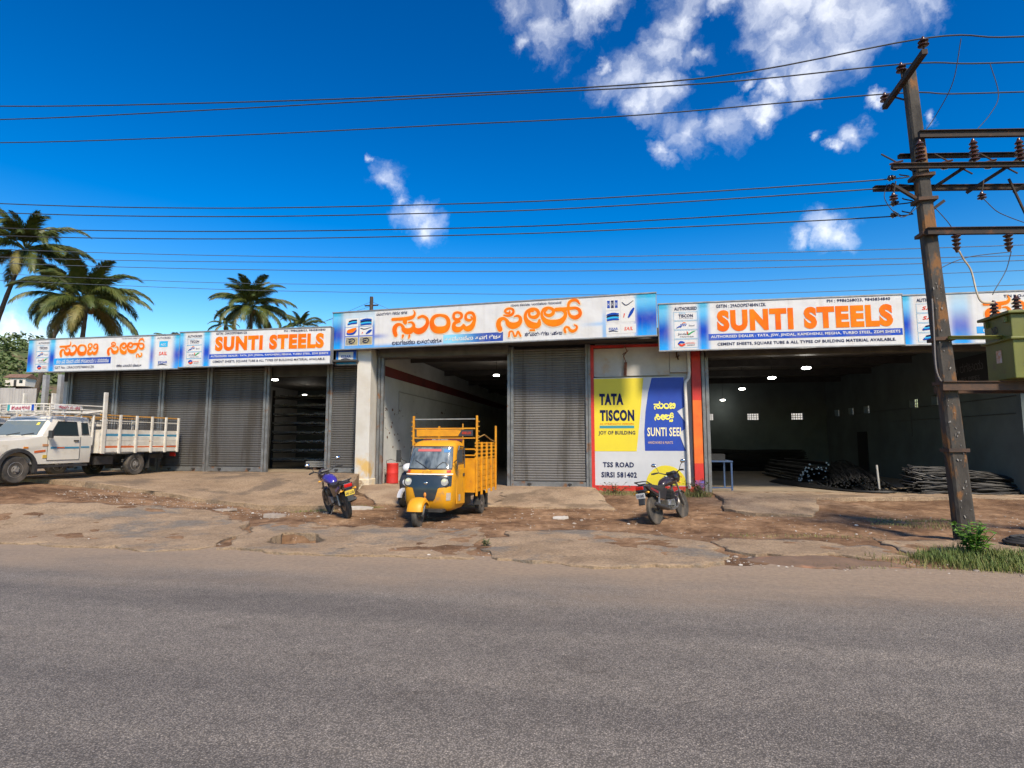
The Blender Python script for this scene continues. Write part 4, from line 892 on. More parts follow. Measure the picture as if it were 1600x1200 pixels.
blue_st = M('blue_steel', (.03, .07, .18), (.05, .08, .14), 5, .5)
MB().box(-.42, .42, -.4, .9, .86, .9).build('table_top', blue_st, t); 
for sx in (-.38, .38):
    for y in (-.36, .86): MB().box(sx - .025, sx + .025, y - .025, y + .025, 0, .86).build('leg', blue_st, t)
MB().box(-.38, .38, -.37, -.35, .06, .1).box(-.39, -.37, -.36, .86, .06, .1).build('foot_rail', blue_st, t)
MB().box(-.3, .25, -.1, .6, .9, 1.1).build('top_load', bar_m, t)
t = tag(MB().box(11.1, 11.2, 19.3, 21.9, 3.42, 4.38).build('wall_board', M('black_board', (.012, .012, .016), rough=.6)), 'dark board with faint white Kannada letters high on the hall wall', 'board')
e = bpy.data.objects.new('letter_anchor', None)
o_ = text(ktext(5, 31), -2.3, -.2, 3.9, 4.2, M('faded_white', (.12, .12, .14)), t, y=0, split=False); 
if o_: o_.rotation_euler = (0, 0, -PI / 2); o_.location = (11.09, 19.3, 0)
o_ = text('TMT BARS PIPES', -2.3, -.4, 3.6, 3.74, bpy.data.materials['faded_white'], t, y=0, split=False)
if o_: o_.rotation_euler = (0, 0, -PI / 2); o_.location = (11.09, 19.3, 0)
tag(MB().cyl((7.75, 18.9, .2), (7.72, 18.92, 1.0), .03, n=8).cyl((7.75, 18.9, .2), (7.75, 18.9, .23), .12, n=10).build('marker_post', M('pale_post', (.4, .39, .36), (.3, .28, .25), 5)), 'short pale upright post among the black bars in the hall', 'post')
# dark doorway, left: rack of stacked tubes, pipe bundle on the floor
t = thing('tube_rack', 'tall rack of stacked steel tubes in the dark doorway', 'rack', (-12.6, 21.0, .67))
for k in range(8):
    z = .25 + k * .36; mb = MB()
    for i in range(30): mb.cyl((-.9 + i * .09, 0, z + .05 + rb.uniform(0, .05)), (-.9 + i * .09, 3.5, z + .05), .04, n=7)
    mb.build('tube_row', gal_m, t); MB().box(-1.0, 1.85, .1, .16, z - .04, z).build('shelf_bar', dark_metal, t)
for sx in (-1.0, 1.85): MB().box(sx - .04, sx + .04, .08, .16, 0, 3.1).build('upright', dark_metal, t)
t = thing('tube_bundle', 'bundle of grey tubes lying on the doorway floor', 'pipes', (-11.2, 19.6, .67), R(8))
mb = MB()
for i in range(7):
    for j in range(3): mb.cyl((0, i * .08, .12 + j * .075), (3.0, i * .08, .12 + j * .075), .036, n=8)
mb.build('tubes', gal_m, t, smooth=True); MB().box(.3, .4, -.1, .7, 0, .08).box(2.3, 2.4, -.1, .7, 0, .08).build('bearer', rust, t)
# middle shop clutter
bar_pile('low dark stock lying at the back of the middle shop', -3.6, 24.0, .29, .2, 1, 5, 1.6, .5, 60)
t = thing('red_drum', 'red metal drum standing inside the middle shop beside the white pillar', 'drum', (-7.38, 18.45, .29))
MB().lathe([(.0, .02), (.2, .02), (.205, .05), (.2, .08), (.2, .34), (.206, .36), (.2, .38), (.2, .64), (.207, .66), (.2, .68), (.18, .685), (.17, .66), (0, .66)], 20).build('drum_body', red_paint, t, smooth=True)
MB().tube([(-.2, 0, .62), (-.18, -.12, .76), (0, -.16, .82), (.18, -.12, .76), (.2, 0, .62)], .008, 6).build('handle', dark_metal, t)
# ------------------------------------------------------------------ vehicles
RX = Matrix.Rotation(PI / 2, 3, 'Y')
def tyre_mesh(r, w, rin, n=28):
    p = [(rin, -w * .38), (rin + (r - rin) * .35, -w * .5), (r * .93, -w * .48), (r * .985, -w * .36), (r, -w * .2), (r * .985, -w * .19), (r * .985, -w * .03), (r, -w * .02), (r, w * .02), (r * .985, w * .03), (r * .985, w * .19), (r, w * .2), (r * .985, w * .36), (r * .93, w * .48), (rin + (r - rin) * .35, w * .5), (rin, w * .38)]
    return MB().lathe(p, n, rot=RX)
def wheel(parent, c, r, w, rin, style, rimmat, tmat=dusty_tyre, name='wheel'):
    o = tyre_mesh(r, w, rin).build(name, tmat, parent, loc=c, smooth=40)
    mb = MB()
    if style == 'steel':      # pressed steel truck rim with slots and hub
        for s in (1, -1):
            mb.lathe([(rin * 1.02, s * w * .36), (rin * .93, s * w * .4), (rin * .86, s * w * .2), (rin * .55, s * w * .3), (rin * .5, s * w * .42), (rin * .3, s * w * .44), (rin * .26, s * w * .55), (0, s * w * .55)], 24, rot=RX)
        rim = mb.build('rim', rimmat, o, smooth=40)
        sl = MB()
        for k in range(10):
            a = 2 * PI * k / 10
            sl.obox((w * .285, math.cos(a) * rin * .7, math.sin(a) * rin * .7), (.02, rin * .2, rin * .16), (a, 0, 0))
        sl.build('rim_slots', black_plastic, o)
        nt_ = MB()
        for k in range(5):
            a = 2 * PI * k / 5; nt_.cyl((w * .42, math.cos(a) * rin * .4, math.sin(a) * rin * .4), (w * .5, math.cos(a) * rin * .4, math.sin(a) * rin * .4), .014, n=6)
        nt_.build('wheel_nuts', dark_metal, o)
    else:                     # cast spoke wheel
        mb.lathe([(rin * 1.03, -w * .34), (rin * .9, -w * .3), (rin * .88, 0), (rin * .9, w * .3), (rin * 1.03, w * .34)], 28, rot=RX)
        for k in range(5 if style == 'cast' else 3):
            a = 2 * PI * k / (5 if style == 'cast' else 3)
            for da in (-.16, .16): mb.bar((0, math.cos(a) * .04, math.sin(a) * .04), (0, math.cos(a + da) * rin * .92, math.sin(a + da) * rin * .92), .02, .025, (1, 0, 0))
        mb.cyl((-w * .55, 0, 0), (w * .55, 0, 0), .045, n=14); mb.build('rim', rimmat, o, smooth=40)
        MB().lathe([(rin * .3, w * .42), (rin * .52, w * .42), (rin * .52, w * .46), (rin * .3, w * .46)], 20, rot=RX).build('brake_disc', alloy, o)
    return o

# --- yellow cargo three-wheeler ----------------------------------------------------------
tyel = M('three_wheeler_yellow', (.62, .285, .005), (.54, .235, .006), 3, .5, bump=.04, bscale=9, spot=(.34, .19, .07), sscale=2.6, samt=.36)
tyel2 = M('rack_yellow', (.6, .265, .005), (.47, .19, .006), 5, .5, spot=(.25, .12, .04), sscale=5, samt=.33)
navyp = M('nose_navy', (.012, .022, .032), (.02, .03, .04), 4, .35, coat=.3)
stripe_w = M('stripe_white', (.7, .66, .58)); chip = M('chipped_grey', (.32, .28, .24), (.4, .33, .25), 9, .8)
def three_wheeler():
    T = thing('cargo_three_wheeler', 'yellow cargo three-wheeler with tall rack parked in front of the middle shop', 'three-wheeler', (-3.95, 11.27, g(-3.9, 11.3)), R(-2.5))
    wheel(T, (0, 0, .235), .235, .105, .125, 'steel', M('rim_brown', (.12, .07, .03), (.2, .14, .08), 8, .6, .3))
    # cab surface: plan section for each height
    Zs = [(.27, .46, .56, .3), (.33, .51, .47, .33), (.5, .535, .41, .35), (.75, .55, .4, .36), (1.0, .55, .46, .35), (1.12, .545, .56, .33), (1.2, .54, .6, .32), (1.4, .525, .68, .3), (1.6, .505, .76, .28), (1.67, .49, .82, .27), (1.72, .455, .9, .25), (1.755, .38, 1.02, .22), (1.765, .2, 1.2, .15)]
    def P(a, z, off=0):
        for i in range(len(Zs) - 1):
            if z <= Zs[i+1][0] or i == len(Zs) - 2: break
        A, B = Zs[i], Zs[i+1]; t = min(1, max(0, (z - A[0]) / (B[0] - A[0])))
        w, yf, d = (A[k] + (B[k] - A[k]) * t for k in (1, 2, 3))
        th = a * PI / 2; s_, c_ = math.sin(th), math.cos(th); e = .62
        x = w * math.copysign(abs(s_) ** e, s_); y = yf + d * (1 - abs(c_) ** e)
        nx = math.copysign(abs(s_) ** 1.4, s_); ny = -abs(c_) ** 1.0
        return Vector((x + nx * off, y + ny * off, z))
    rings = []
    for (z, w, yf, d) in Zs:
        r = [P(-1 + 2 * k / 24, z) for k in range(25)]; yb = 1.45 if z < 1.7 else 1.45 - (z - 1.7) * 2
        r += [Vector((w, yb, z)), Vector((w * .5, yb, z)), Vector((-w * .5, yb, z)), Vector((-w, yb, z))]; rings.append(r)
    MB().loft(rings).build('cab', tyel, T, smooth=45)
    def skin(name, mat, a0, a1, lo, hi, off, nu=20, nv=8):
        mb = MB(); mb.grid(lambda u, v: P(a0 + (a1 - a0) * u, lo(a0 + (a1 - a0) * u) + v * (hi(a0 + (a1 - a0) * u) - lo(a0 + (a1 - a0) * u)), off), nu, nv)
        o = mb.build(name, mat, T, smooth=True, fixn=False); return o
    k = lambda v: (lambda a: v)
    skin('windscreen_seal', black_plastic, -.66, .66, k(1.135), lambda a: 1.635 - .05 * abs(a) ** 4, .006)
    ws = skin('windscreen', M('cab_glass', (.03, .04, .045), (.2, .23, .24), 5, .08, stretch=(1, 1, .12), detail=3, spec=.8), -.62, .62, k(1.165), lambda a: 1.605 - .05 * abs(a) ** 4, .012)  # pale streaks painted into the glass colour stand in for reflections and curtains
    skin('windscreen_sticker', M('red_sticker', (.45, .1, .1)), -.28, .18, k(1.52), k(1.575), .018)
    skin('windscreen_sticker', M('blue_sticker', (.05, .18, .4)), .26, .5, k(1.5), k(1.57), .018)
    # curtain-like reflections are only streaks in the glass colour; wiper arms here
    mb = MB(); pts = [(.18 + .14 * math.cos(a * PI / 10), .62 + .05 * math.sin(a * PI / 10) - .05, 1.17 + .11 * math.sin(a * PI / 10)) for a in range(11)]
    mb.tube([P(.1, 1.17, .02), P(.16, 1.24, .02), P(.25, 1.29, .02), P(.36, 1.28, .02), P(.44, 1.2, .02)], .008, 6); mb.tube([P(.0, 1.15, .02), P(-.05, 1.22, .025), P(-.3, 1.33, .02)], .008, 5); mb.build('wiper', black_plastic, T)
    mask_lo = lambda a: .5 if abs(a) < .13 else (.5 + (abs(a) - .13) / .09 * .27 if abs(a) < .22 else .77 + .06 * (abs(a) - .22))
    skin('nose_mask', navyp, -.72, .72, mask_lo, lambda a: 1.03 - .02 * abs(a), .01, 40, 8)
    skin('stripe', stripe_w, -.74, .74, k(1.035), k(1.055), .012, 24, 1)
    skin('stripe', M('stripe_orange', (.7, .16, .01)), -.74, .74, k(1.057), k(1.068), .012, 24, 1)
    for s in (-1, 1): skin('reflector', M('reflector_red', (.4, .03, .02), rough=.3), *(sorted((s * .42, s * .6))), k(1.08), k(1.125), .014, 6, 2)
    for s in (-1, 1):
        q = P(s * .4, .88, .02)
        MB().lathe([(.0, .03), (.07, .025), (.085, .0), (.09, -.02)], 18, rot=Matrix.Rotation(PI / 2, 3, 'X'), c=q).build('headlight', M('lamp_glass', (.6, .62, .62), rough=.1, metal=.5), T, smooth=True)
        MB().lathe([(.088, .0), (.1, .012), (.105, -.02)], 18, rot=Matrix.Rotation(PI / 2, 3, 'X'), c=q).build('headlight_bezel', black_plastic, T, smooth=True)
    MB().ball(P(0, .86, .012), (.045, .012, .032)).build('badge', chrome, T, smooth=True)
    MB().obox(P(0, 1.08, .02), (.2, .03, .06)).ball(P(0, 1.1, .03), (.06, .02, .04)).build('garland', M('marigold', (.7, .36, .02), (.4, .2, .02), 30, .9), T)
    MB().ball(P(0, .62, .02), (.03, .02, .05)).obox(P(0, .54, .03), (.05, .03, .05), (0, .7, 0)).build('charm', M('charm_orange', (.55, .2, .03)), T)
    skin('worn_patch', chip, .5, .72, k(.5), k(.66), .008, 5, 3); skin('worn_patch', chip, -.72, -.58, k(.5), k(.7), .008, 5, 3)
    # door on the left side
    for s in (1, -1):
        x = .55
        mb = MB(); mb.prism([(.82, .4), (1.4, .36), (1.42, 1.14), (.86, 1.14)], s * (x - .01), s * (x + .006)); mb.build('door', tyel, T, bevel=.004)
        MB().prism([(.9, 1.17), (1.38, 1.17), (1.37, 1.58), (1.03, 1.6), (.94, 1.45)], s * (x - .05), s * (x - .012)).build('door_window', glass_dark, T)
        mb = MB(); fr = [(.88, 1.14), (.92, 1.45), (1.02, 1.63), (1.4, 1.61), (1.41, 1.14)]
        mb.tube([(s * (x - .012), a, b) for a, b in fr], .018, 6); mb.build('window_frame', black_plastic, T)
        MB().obox((s * (x + .01), 1.3, 1.0), (.03, .1, .06)).build('door_handle', black_plastic, T)
        MB().obox((s * (x + .012), 1.0, .52), (.004, .1, .14)).build('worn_patch', chip, T)
        mb = MB(); mb.tube([(s * .53, .68, 1.28), (s * .64, .6, 1.36)], .01, 6); mb.obox((s * .7, .6, 1.42), (.1, .035, .26)); mb.build('side_mirror', black_plastic, T, bevel=.008)
    # mudguard and fork
    mb = MB(); rg = []
    for i in range(11):
        a = .03 * PI + .86 * PI * i / 10; ring = []
        for j in range(9):
            b = PI * j / 8; rr = .19 + .1 * math.sin(b) ** .6; ring.append(Vector((-.165 * math.cos(b), -math.cos(a) * rr + .04, .315 + math.sin(a) * rr)))
        rg.append(ring)
    mb.loft(rg, closed=False, caps=False); fo = mb.build('mudguard', tyel, T, smooth=True)
    MB().tube([(.1, .02, .235), (.12, .06, .42), (.1, .16, .55)], .03, 8).tube([(-.1, .02, .235), (-.12, .06, .42), (-.1, .16, .55)], .03, 8).cyl((-.12, 0, .235), (.12, 0, .235), .025).build('fork', dark_metal, T, smooth=True)
    MB().obox((0, .8, .3), (.8, .9, .06)).obox((0, 2.2, .46), (.7, 2.4, .1)).obox((0, 2.6, .32), (.5, .6, .25)).build('chassis', dark_metal, T)
    # load bed and rack
    X = .74; y0, y1 = 1.58, 3.4
    MB().box(-X, X, y0, y1, .58, .66).build('bed_floor', tyel2, T)
    MB().box(-X, X, y0, y0 + .03, .66, 1.3).build('front_board', tyel2, T); MB().box(-X, X, y1 - .03, y1, .66, 1.3).build('tailboard', tyel2, T)
    for s in (-1, 1):
        for k_ in range(5):
            z = .67 + k_ * .13; MB().box(s * X - .012, s * X + .012, y0 + .02, y1 - .02, z, z + .118).build('side_plank', tyel2, T, bevel=.004)
        for y, h in ((y0 + .03, 2.33), (2.03, 1.72), (2.48, 1.72), (2.93, 1.72), (y1 - .03, 2.14)):
            MB().box(s * (X + .035) - .022, s * (X + .035) + .022, y - .025, y + .025, .5, h).build('post', tyel2, T, bevel=.004)
        for z in (1.36, 1.45, 1.54, 1.63, 1.7): MB().box(s * (X + .004) - .012, s * (X + .004) + .012, y0, y1, z - .018, z + .018).build('side_rail', tyel2, T)
        MB().tube([(s * (X + .03), y0 + .03, 1.8), (s * (X + .02), 2.3, 1.9), (s * (X + .02), 2.9, 1.78), (s * (X + .03), y1, 1.72)], .012, 6).build('tie_rope', M('rope', (.35, .2, .05)), T)
        for k_ in range(5): MB().cyl((s * (X + .06), y0 + .03, 1.75 + k_ * .11), (s * (X + .095), y0 + .03, 1.75 + k_ * .11), .012, n=6).build('rope_hook', tyel2, T)
    MB().box(-X, X, y0 + .005, y0 + .035, 2.24, 2.265).build('top_wire', gal_m, T)
    MB().box(-X, X, y0 - .01, y0 + .02, 2.02, 2.05).box(-X, X, y0 - .01, y0 + .02, 1.8, 1.83).build('head_rail', tyel2, T)
    MB().box(-X + .06, .42, y0 - .035, y0 - .012, 1.85, 2.01).build('head_panel', tyel2, T, bevel=.006)
    h = MB().prism([(.34, 1.86), (.42, 1.99), (.34 - .02, 2.0), (.7, 2.0), (.7, 1.86)], y0 - .04, y0 - .036, 'xz').build('head_sticker', M('sticker_black', (.03, .03, .035)), T)
    text('GOOD LUCK', .44, .66, 1.9, 1.96, red_ink, T, y=y0 - .05, bold=.02, shear=.3)
    MB().box(-.5, .45, y0 - .03, y0 - .02, 1.75, 1.795).build('slogan_strip', M('strip_maroon', (.12, .02, .03)), T); text('JAI SHREE', -.3, .1, 1.758, 1.788, white_ink, T, y=y0 - .034)
    for x in (-.45, .0, .45): MB().box(x - .018, x + .018, y0 + .006, y0 + .03, 1.3, 1.8).build('head_stake', tyel2, T)
    for z in (1.42, 1.56): MB().box(-X, X, y0 - .006, y0 + .02, z - .015, z + .015).build('head_rail', tyel2, T)
    MB().cyl((-.1, y1 - .1, 1.3), (-.1, y1 - .1, 2.2), .018, n=6).build('rear_stake', tyel2, T)
    for s in (-1, 1):
        wheel(T, (s * .62, 2.42, .245), .245, .13, .13, 'steel', M('rim_grey', (.16, .14, .12), (.1, .08, .07), 8, .6, .3))
        mb = MB(); mb.loft([[Vector((s * (.72 if j else .54), 2.42 - math.cos(a) * .32, .25 + math.sin(a) * .32)) for j in (0, 1)] for a in [PI * i / 10 for i in range(11)]], closed=False, caps=False); mb.build('rear_mudguard', black_plastic, T)
        MB().box(s * .63 - .09, s * .63 + .09, 2.78, 2.8, .12, .5).build('mud_flap', black_rubber, T); MB().obox((s * .66, 3.42, .72), (.1, .04, .14)).build('tail_lamp', M('tail_red', (.4, .015, .01), rough=.3), T)
    return T
three_wheeler()

# --- white pickup truck -------------------------------------------------------------------
pwhite = M('pickup_white', (.62, .59, .52), (.55, .51, .44), 2, .35, coat=.3, spot=(.38, .3, .21), sscale=2.0, samt=.34)
bwhite = M('bed_white', (.6, .57, .51), (.5, .46, .39), 4, .55, spot=(.32, .17, .08), sscale=5, samt=.31)
sblue = M('stripe_blue', (.04, .2, .32)); sred = M('stripe_red', (.5, .1, .02)); sor = M('rail_ochre', (.5, .24, .03), (.36, .18, .05), 6)
def pickup(loc, rz, label, full=True):
    T = thing('pickup_truck', label, 'pickup truck', loc, rz, 'white pickup trucks parked at the left'); X = .82
    rimm = M('truck_rim', (.34, .33, .31), (.22, .2, .18), 7, .4, .4) if 'truck_rim' not in bpy.data.materials else bpy.data.materials['truck_rim']
    for y in (0, 3.75):
        for s in (1, -1): wheel(T, (s * .73, y, .345), .345, .2, .2, 'steel', rimm)
    # nose and cab as lofts along the length, section half-width narrows with height
    def arch(y0, y1, zt, yc=0, r=.43):
        pts = []
        for i in range(13):
            a = PI * i / 12; pts.append((yc - math.cos(a) * r, .36 + math.sin(a) * r))
        return pts
    side = [(-.72, .5), (-.43, .5)] + arch(0, 0, 0)[1:-1] + [(.43, .46), (2.08, .46), (2.1, .8), (2.1, 1.2), (.6, 1.2), (.25, 1.12), (-.45, 1.07), (-.68, .98), (-.74, .8)]
    MB().prism(side, -X, X).build('body', pwhite, T, bevel=.03, seg=3, smooth=35)
    # greenhouse
    gh = MB(); r = []
    for (z, ya, yb, w) in ((1.19, .56, 2.09, .8), (1.3, .63, 2.09, .785), (1.68, .93, 2.07, .7), (1.74, 1.0, 2.04, .66), (1.765, 1.15, 1.95, .55)):
        r.append([Vector((-w, yb, z)), Vector((-w, ya + .06, z)), Vector((-w + .1, ya, z)), Vector((0, ya - .03, z)), Vector((w - .1, ya, z)), Vector((w, ya + .06, z)), Vector((w, yb, z)), Vector((0, yb, z))])
    gh.loft(r).build('cab', pwhite, T, bevel=.012, smooth=35)
    # windscreen and side glass laid on the greenhouse planes
    def q(u, v): z = 1.235 + v * .44; f = (z - 1.3) / .38; w = .785 - .085 * f; y = .63 + .3 * f; x = (-1 + 2 * u) * (w - .1); return (x, y - .012 - .03 * (1 - abs(-1 + 2 * u)), z)
    MB().grid(q, 8, 4).build('windscreen', glass_mat('truck_glass', (.12, .15, .16), .05), T, smooth=True, fixn=False)
    MB().grid(lambda u, v: (q(u, .86 + v * .12)[0], q(u, .86 + v * .12)[1] - .006, q(u, .86 + v * .12)[2]), 8, 1).build('sun_strip', white_ink, T, fixn=False)
    MB().grid(lambda u, v: (q(.84 + u * .07, .6 + v * .16)[0], q(.84 + u * .07, .6 + v * .16)[1] - .007, q(.84 + u * .07, .6 + v * .16)[2]), 2, 2).build('permit_sticker', M('permit_yellow', (.6, .5, .08)), T, fixn=False)
    mb = MB(); mb.tube([q(.35, -.02), (q(.62, .12)[0], q(.62, .12)[1] - .02, q(.62, .12)[2])], .01, 5); mb.tube([q(.68, -.02), (q(.93, .1)[0], q(.93, .1)[1] - .02, q(.93, .1)[2])], .01, 5); mb.build('wiper', black_plastic, T)
    for s in (1, -1):
        def sg(y, z, o=.006): f = (z - 1.3) / .38; return Vector((s * (.785 - .085 * f + o), y, z))
        for nm, poly in (('door_window', [(.84, 1.22), (1.68, 1.22), (1.68, 1.6), (1.12, 1.6)]), ('quarter_window', [(1.8, 1.25), (2.02, 1.25), (2.02, 1.58), (1.82, 1.58)])):
            MB().add([sg(a, b) for a, b in poly], [(0, 1, 2, 3)] if s > 0 else [(3, 2, 1, 0)]).build(nm, glass_dark, T, fixn=False)
            mb = MB(); mb.tube([sg(a, b) for a, b in poly + poly[:1]], .012, 5); mb.build('window_seal', black_plastic, T)
        MB().prism([(.78, .56), (1.72, .56), (1.72, 1.18), (.8, 1.18)], s * (X - .01), s * (X + .008)).build('door', pwhite, T, bevel=.004)
        mb = MB(); mb.tube([(s * (X + .009), a, b) for a, b in ((.77, 1.19), (.775, .555), (1.73, .555), (1.735, 1.19))], .006, 4); mb.build('door_gap', black_plastic, T)
        MB().obox((s * (X + .02), 1.6, 1.08), (.03, .14, .035)).build('door_handle', black_plastic, T)
        MB().obox((s * (X + .012), 1.28, .89), (.006, .84, .05)).build('door_stripe', sblue, T); MB().obox((s * (X + .014), 1.15, .89), (.006, .22, .035)).build('door_stripe', sred, T)
        MB().obox((s * (X + .006), 1.9, .9), (.006, .26, .04)).build('cab_stripe', sblue, T)
        MB().obox((s * (X + .004), .58, .8), (.008, .3, .055), (.1, 0, 0)).build('wing_badge', sred, T); MB().obox((s * (X + .006), .2, .9), (.015, .12, .045)).build('side_indicator', M('amber', (.6, .2, .02), rough=.3), T)
        MB().obox((s * (X + .006), .72, .66), (.01, .12, .09)).build('wing_sticker', M('ochre_sticker', (.5, .33, .05)), T); MB().obox((s * (X + .006), .72, .96), (.01, .16, .06)).build('wing_sticker', M('rust_sticker', (.45, .22, .1)), T)
        mb = MB(); mb.tube([(s * .82, .76, 1.18), (s * .93, .72, 1.2)], .014, 6); mb.obox((s * .97, .72, 1.25), (.12, .06, .2)); mb.build('side_mirror', black_plastic, T, bevel=.012)
        # black flared arch
        rg = []
        for i in range(15):
            a = -.08 * PI + 1.16 * PI * i / 14; rg.append([Vector((s * (X - .02), -math.cos(a) * .42, .36 + math.sin(a) * .42)), Vector((s * (X + .05), -math.cos(a) * .43, .36 + math.sin(a) * .43)), Vector((s * (X + .045), -math.cos(a) * .52, .36 + math.sin(a) * .51)), Vector((s * (X - .0), -math.cos(a) * .54, .36 + math.sin(a) * .53))])
        MB().loft(rg).build('arch_flare', black_plastic, T, smooth=30)
        MB().obox((s * (X - .04), 1.25, .4), (.12, 1.5, .06)).build('side_step', black_plastic, T); MB().obox((s * (X - .12), .46, .4), (.03, .1, .4)).build('mud_flap', black_rubber, T)
        MB().obox((s * .66, -.73, .86), (.3, .08, .2)).build('headlight', M('lamp_glass2', (.6, .62, .64), rough=.1, metal=.3), T, bevel=.03)
        MB().tube([(s * (X - .03), 2.12, .95), (s * (X - .03), 2.15, 1.9)], .03, 6).build('cab_post', bwhite, T)
    MB().box(-.8, .8, -.86, -.74, .42, .64).build('bumper', black_plastic, T, bevel=.03); MB().box(-.42, .42, -.755, -.72, .74, .95).build('grille', black_plastic, T, bevel=.01)
    MB().box(-.45, -.35, 2.1, 5.3, .5, .64).box(.35, .45, 2.1, 5.3, .5, .64).cyl((-.7, 3.75, .345), (.7, 3.75, .345), .06).obox((0, 3.75, .35), (.3, .3, .28)).obox((.55, 2.7, .5), (.3, .6, .24)).build('chassis', dark_metal, T)
    # load bed
    B = .86; b0, b1 = 2.3, 5.42
    MB().box(-B, B, b0, b1, .72, .8).build('bed_floor', bwhite, T)
    MB().box(-B, B, b0, b0 + .05, .8, 1.4).build('headboard', bwhite, T)
    for s in (1, -1):
        for k_, (z, h_, mt) in enumerate(((.74, .12, bwhite), (.865, .055, sred), (.925, .15, bwhite), (1.08, .14, bwhite), (1.225, .07, sblue), (1.3, .12, bwhite))):
            MB().box(s * B - .02, s * B + .02, b0 + .05, b1, z, z + h_ - .006).build('side_plank', mt, T, bevel=.004)
        ys = [b0 + .1, 2.98, 3.6, 4.22, 4.82, b1 - .03]
        for i, y in enumerate(ys): MB().box(s * (B + .04) - .025, s * (B + .04) + .025, y - (.06 if i in (0,) else .035), y + (.06 if i in (0,) else .035), .7, 1.86 if i else 2.5).build('post', bwhite, T, bevel=.006)
        MB().box(s * (B + .0) - .02, s * (B + .0) + .02, b0, b1, 1.82, 1.86).build('top_rail', sor, T); MB().box(s * B - .012, s * B + .012, b0, b1, 1.66, 1.685).build('mid_rail', bwhite, T)
        mb = MB()
        for i in range(34): y = b0 + .12 + i * .091; mb.box(s * (B - .02) - .004, s * (B - .02) + .004, y - .004, y + .004, 1.42, 1.82)
        for z in (1.48, 1.56, 1.74): mb.box(s * (B - .02) - .0035, s * (B - .02) + .0035, b0, b1, z - .004, z + .004)
        tag(mb.build('lattice', dark_metal, T), kind='stuff')
        # roof carrier reaching forward over the cab
        for z in (2.08, 1.96, 1.86): MB().tube([(s * .82, b0 + .1, z), (s * .8, 1.2, z - .02), (s * .76, .75, z - .03)], .02, 6).build('carrier_rail', bwhite, T)
        for y in (.8, 1.25, 1.75): MB().box(s * .78 - .015, s * .78 + .015, y - .015, y + .015, 1.72, 2.08).build('carrier_stay', bwhite, T)
        MB().tube([(s * .84, b0 + .1, 1.95), (s * .82, 1.9, 1.86), (s * .72, 1.6, 1.78)], .022, 6).build('carrier_brace', bwhite, T)
    for z in (2.06, 1.84): MB().tube([(-.76, .76, z), (-.3, .7, z), (.3, .7, z), (.76, .76, z)], .02, 6).build('carrier_front', bwhite, T)
    for i in range(7): MB().box(-.7 + i * .23, -.685 + i * .23, .7, .72, 1.84, 2.06).build('carrier_bar', bwhite, T)
    MB().tube([(-B, b0, 2.5), (-B, b0, 2.45)], .02, 6); MB().box(-B, B, b0 + .02, b0 + .06, 1.5, 1.56).box(-B, B, b0 + .02, b0 + .06, 1.9, 1.95).build('head_rail', bwhite, T)
    MB().box(-.4, .44, .66, .675, 1.88, 2.04).build('banner', white_ink, T); patch(T, -.4, -.32, 1.88, 2.04, M('banner_teal', (.02, .25, .28)), 'banner_edge', y=.657); patch(T, .36, .44, 1.88, 2.04, royal, 'banner_edge', y=.657)
    text(ktext(7, 41), -.26, .32, 1.9, 2.02, M('banner_red', (.35, .02, .06)), T, y=.65, bold=.04)
    MB().box(X - .02, X - .005, .9, 1.7, 1.93, 2.06).build('side_banner', white_ink, T)
    o_ = text(ktext(7, 42), .05, .7, 1.95, 2.04, bpy.data.materials['banner_red'], T, y=0, bold=.04); o_.rotation_euler = (0, 0, PI / 2); o_.location = (X + .01, .95, 0)
    MB().box(-B, B, b1 - .04, b1, .74, 1.4).build('tailboard', bwhite, T); MB().obox((.7, b1 + .02, .62), (.2, .04, .12)).build('tail_lamp', M('tail_red2', (.4, .015, .01), rough=.3), T); MB().box(.55, .75, 4.35, 4.37, .2, .7).build('mud_flap', black_rubber, T)
    return T
pk = pickup((-15.66, 12.1, .645), R(1), 'white pickup truck with slatted load bed parked at the left, nearer the shutters')
c = copy_tree(pk); c.location = (-18.05, 11.75, .63); c.rotation_euler = (0, 0, R(3)); c['label'] = 'second white pickup truck, mostly cut off by the left edge of the photo'

